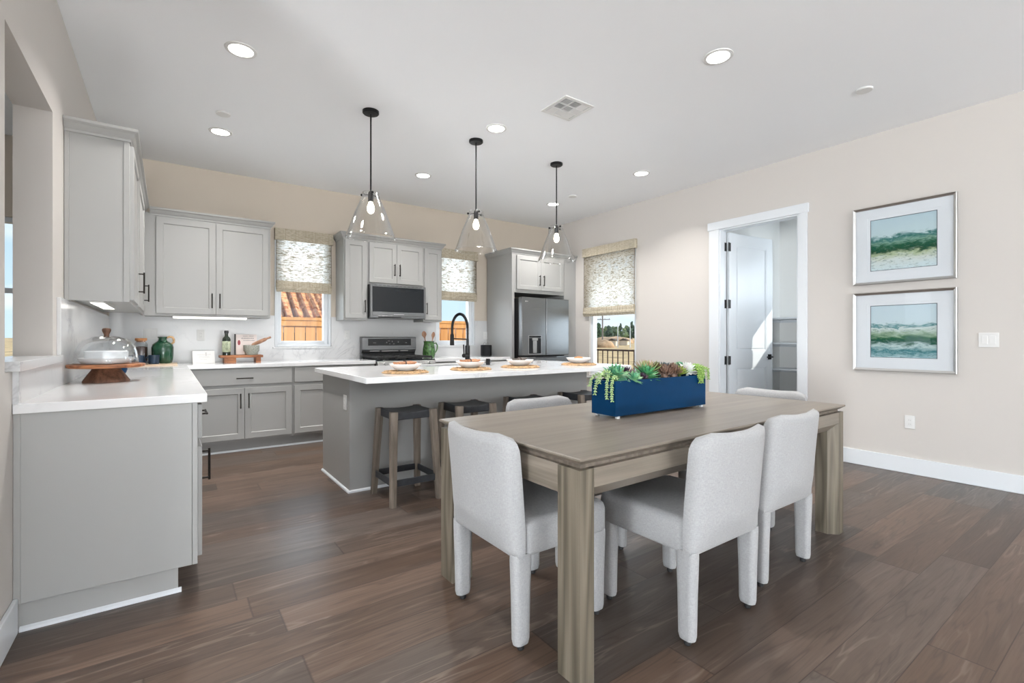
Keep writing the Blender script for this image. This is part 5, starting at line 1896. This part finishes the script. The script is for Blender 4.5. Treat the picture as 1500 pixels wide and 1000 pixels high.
for k in range(15):
    a = R(-150 + k * 12 + rg.uniform(-6, 6))
    ln = rg.uniform(.045, .065)
    x0, y0 = 2.535 + rg.uniform(-.012, .012), 1.69 + rg.uniform(-.012, .012)
    dx, dy = math.cos(a) * ln, math.sin(a) * ln
    dr = rg.uniform(.02, .075)
    edge_clear = .012
    ex, ey = x0 + dx, y0 + dy
    # strands that leave the box hang outside its faces
    if ey < PY0 + .01:
        ey = PY0 - edge_clear
    elif ex > PX1 - .012:
        ex = PX1 + edge_clear
    else:
        dr = -.006
    ST.append([(x0, y0, .975), (x0 + dx * .4, y0 + dy * .4, 1.018), (ex, ey, .996), (ex + (dx * .1 if ex > PX1 else 0), ey, .985 - dr)])
trailing(ST, 'suc_bright', 'bright green bead strands spilling over the right end of the planter', (2.535, 1.69, .965), seed=3)

# ================================================================== OUTDOORS
GZ = -.25
bm = B()
NX = 40
vs = [[bm.verts.new((-40 + 300 * i / NX, -120 + 300 * j / NX, GZ + max(0, (math.hypot(-40 + 300 * i / NX, -120 + 300 * j / NX) - 35)) * .011 + .12 * math.sin(i * 1.7) * math.cos(j * 1.3) * (1 if abs(i - 6) + abs(j - 16) > 4 else 0))) for j in range(NX + 1)] for i in range(NX + 1)]
for i in range(NX):
    for j in range(NX):
        bm.faces.new((vs[i][j], vs[i + 1][j], vs[i + 1][j + 1], vs[i][j + 1]))
structure('ground', bm, 'dry', smooth=True)
# cedar fence behind the back windows
loc = (3.5, 10.2, GZ)
t = thing('wood_fence', 'sunlit orange cedar board fence seen through the back windows', 'fence', loc)
FT = 1.60
bm = B()
x_ = -.8
rg = random.Random(5)
while x_ < 6.6:
    w_ = .185 + rg.uniform(-.004, .004)
    box(bm, x_, x_ + w_, 10.2, 10.222, GZ, FT - .06)
    x_ += w_ + .016
finish(bm, 'boards', 'fence', t, shift=loc)
bm = B(); box(bm, -.8, 6.7, 10.15, 10.24, FT - .06, FT); box(bm, -.8, 6.7, 10.166, 10.2, FT - .17, FT - .062)
finish(bm, 'top_rail', 'fence', t, shift=loc)
for k in range(4):
    bm = B(); box(bm, -.6 + k * 2.3, -.51 + k * 2.3, 10.224, 10.31, GZ, FT - .07)
    finish(bm, 'post', 'fence', t, shift=loc)
bm = B(); box(bm, -.8, 6.7, 10.26, 10.30, GZ, FT - .3)
tag(finish(bm, 'backing_boards', 'greywood', t, shift=loc), 'darker boards closing the gaps')
# tiled roof of the neighbouring house
loc = (1.0, 16, GZ)
t = thing('neighbour_house', 'house with a clay tile roof beyond the fence, in the left back window', 'house', loc)
bm = B(); box(bm, -.9, 4.6, 13.6, 20, GZ, 1.7)
finish(bm, 'walls', 'stucco', t, shift=loc)
bm = B()
loft(bm, [[(-1.3, 13.1, 1.55), (5.1, 13.1, 1.55), (5.1, 20.5, 1.55), (-1.3, 20.5, 1.55)], [(-1.3, 13.1, 1.67), (5.1, 13.1, 1.67), (5.1, 20.5, 1.67), (-1.3, 20.5, 1.67)], [(-1.1, 16.6, 4.0), (4.7, 16.6, 4.0), (4.7, 17.0, 4.0), (-1.1, 17.0, 4.0)]])
finish(bm, 'tile_roof', 'roof', t, shift=loc)
bm = B()
rg = random.Random(8)
for k in range(26):
    x_ = -1.15 + k * .24
    for m_ in range(9):
        f = m_ / 9
        y_, z_ = 13.1 + 3.45 * f, 1.68 + 2.28 * f
        dx = rg.uniform(-.01, .01)
        tube(bm, [(x_ + dx, y_, z_ + .03), (x_ + dx, y_ + .40, z_ + .275)], [.075, .06], 8)
finish(bm, 'barrel_tiles', 'roof', t, shift=loc, smooth=50)
# iron railing outside the right window
loc = (7.2, 4.6, GZ)
t = thing('iron_railing', 'dark brown iron railing outside the right wall window', 'railing', loc)
bm = B(); box(bm, 7.18, 7.22, -2, 16, .93, .965); box(bm, 7.185, 7.215, -2, 16, .0, .03)
finish(bm, 'rails', 'rail', t, shift=loc)
for k in range(8):
    y_ = 7.55 + (k - 4) * 2.3
    bm = B(); box(bm, 7.15, 7.25, y_ - .05, y_ + .05, GZ - .2, 1.02)
    lathe(bm, [(.06, 1.02), (.07, 1.03), (.05, 1.06), (.02, 1.08)], (7.2, y_, 0), 12)
    finish(bm, 'post', 'rail', t, shift=loc)
bm = B()
y_ = -1.9
while y_ < 16:
    box(bm, 7.192, 7.208, y_ - .008, y_ + .008, .03, .93)
    y_ += .135
finish(bm, 'balusters', 'rail', t, shift=loc)
# distant hillside things: dirt mounds, trees, sheds, poles
def gz(x, y):
    return GZ + max(0, math.hypot(x, y) - 35) * .011
def ray(px, dist):
    # bearing measured on site: angle from the +Y axis
    return (dist * math.sin(px), dist * math.cos(px))
rg = random.Random(12)
def tree(x, y, h, r, label, mat='tree', pine=False):
    t = thing('tree', label, 'tree', (x, y, gz(x, y)), rg.random() * 6, 'trees on the far hillside')
    bm = B(); tube(bm, [(0, 0, -.3), (0, 0, h * .5)], [h * .03, h * .018], 8)
    finish(bm, 'trunk', 'bark', t)
    bm = B()
    for k in range(26):
        f = rg.random()
        a = rg.random() * 6.28
        wr = r * ((1 - f) * .95 + .1 if pine else math.sin(math.pi * (f * .8 + .12)))
        c_ = Vector((math.cos(a) * wr * rg.uniform(.2, .8), math.sin(a) * wr * rg.uniform(.2, .8), h * (.18 + .78 * f)))
        s_ = r * rg.uniform(.28, .5) * (1 - .45 * f if pine else 1)
        n0 = len(bm.verts)
        ret = bmesh.ops.create_icosphere(bm, subdivisions=2, radius=s_, matrix=Matrix.Translation(c_))
        for v_ in ret['verts']:
            v_.co += (v_.co - c_) * rg.uniform(-.25, .25)
    finish(bm, 'crown', mat, t)
TR = [(45.75, 118, 4.2, 1.05, 'tree', False), (46.7, 150, 3.8, 1.2, 'tree2', False), (47.05, 122, 3.4, 1.1, 'tree', False), (47.55, 152, 3.9, 1.2, 'tree2', False), (47.9, 124, 3.5, 1.0, 'tree2', False),
      (48.35, 150, 4.9, 1.2, 'tree', True), (48.75, 120, 3.0, 1.0, 'tree2', False), (49.05, 152, 4.0, 1.2, 'tree2', False), (49.35, 122, 3.1, .9, 'tree', False), (49.65, 150, 5.6, 1.35, 'tree', True), (50.0, 124, 3.5, 1.05, 'tree', False), (46.25, 152, 3.3, 1.2, 'tree2', False)]
TL = ['dark tree at the left edge of the right window view', 'olive bushy tree just right of the utility pole', 'dark tree right of the utility pole, before the olive one', 'low olive tree behind the earth bank', 'olive tree above the white shed',
      'tall dark pine in the middle of the right window view', 'low olive tree between the two white posts', 'olive tree left of the tallest pine', 'low dark tree in front of the tallest pine', 'tallest dark pine toward the right of the window view', 'dark tree at the right edge of the window view', 'low olive tree behind the utility pole']
for (b_, d_, h_, r_, m_, pn), lb_ in zip(TR, TL):
    x_, y_ = ray(R(b_), d_)
    tree(x_, y_, h_, r_, lb_, m_, pn)
def far_pole(b_, d_, h_, r_, mat, label, arms=False):
    x_, y_ = ray(R(b_), d_)
    t = thing('utility_pole' if arms else 'white_post', label, 'pole', (x_, y_, gz(x_, y_)))
    bm = B(); tube(bm, [(0, 0, -.2), (0, 0, h_)], [r_, r_ * .8], 8)
    finish(bm, 'pole', mat, t)
    if arms:
        for z_ in (h_ - .35, h_ - 2.4):
            bm = B(); tube(bm, [(-.7, .8, z_), (.7, -.8, z_)], .06, 6)
            for k in (-.9, -.3, .3, .9):
                tube(bm, [(.7 * k, -.8 * k, z_), (.7 * k, -.8 * k, z_ + .18)], .035, 6)
            finish(bm, 'cross_arm', mat, t)
far_pole(46.3, 70, 6.2, .11, 'greywood', 'wooden utility pole with cross arms outside the right window', True)
far_pole(48.05, 66, 3.0, .06, 'vinyl', 'white post on the field, left of the pair')
far_pole(49.45, 66, 3.0, .06, 'vinyl', 'white post on the field, right of the pair')
for b_, d_, L_, h_, lb_ in ((46.3, 64, 3.2, 1.0, 'bare brown earth mound on the field, below the utility pole'), (47.4, 92, 9, 1.2, 'long low brown earth bank on the field')):
    x_, y_ = ray(R(b_), d_)
    bm = B(); bmesh.ops.create_icosphere(bm, subdivisions=3, radius=1)
    for v_ in bm.verts:
        k_ = 1 + .14 * math.sin(v_.co.x * 9) * math.cos(v_.co.y * 8)
        v_.co = Vector((v_.co.x * L_ * .5 * k_, v_.co.y * L_ * .5, max(-.2, v_.co.z) * h_ * k_))
    o = finish(bm, 'earth_mound', 'dirt', smooth=True)
    o.location = (x_, y_, gz(x_, y_))
    tag(o, lb_, 'earth mound')
for b_, d_, lb_ in ((47.5, 74, 'small white shed on the field between the pole and the first white post'), (48.8, 76, 'low dark roofed shed on the field between the white posts')):
    x_, y_ = ray(R(b_), d_)
    t = thing('shed', lb_, 'shed', (x_, y_, gz(x_, y_)), R(30))
    bm = B(); box(bm, -.9, .9, -.6, .6, -.1, .7)
    finish(bm, 'walls', 'stucco', t)
    bm = B(); prism(bm, [(-.75, .69), (.75, .69), (0, 1.05)], 'X', -1.0, 1.0)
    finish(bm, 'roof', 'bark', t)
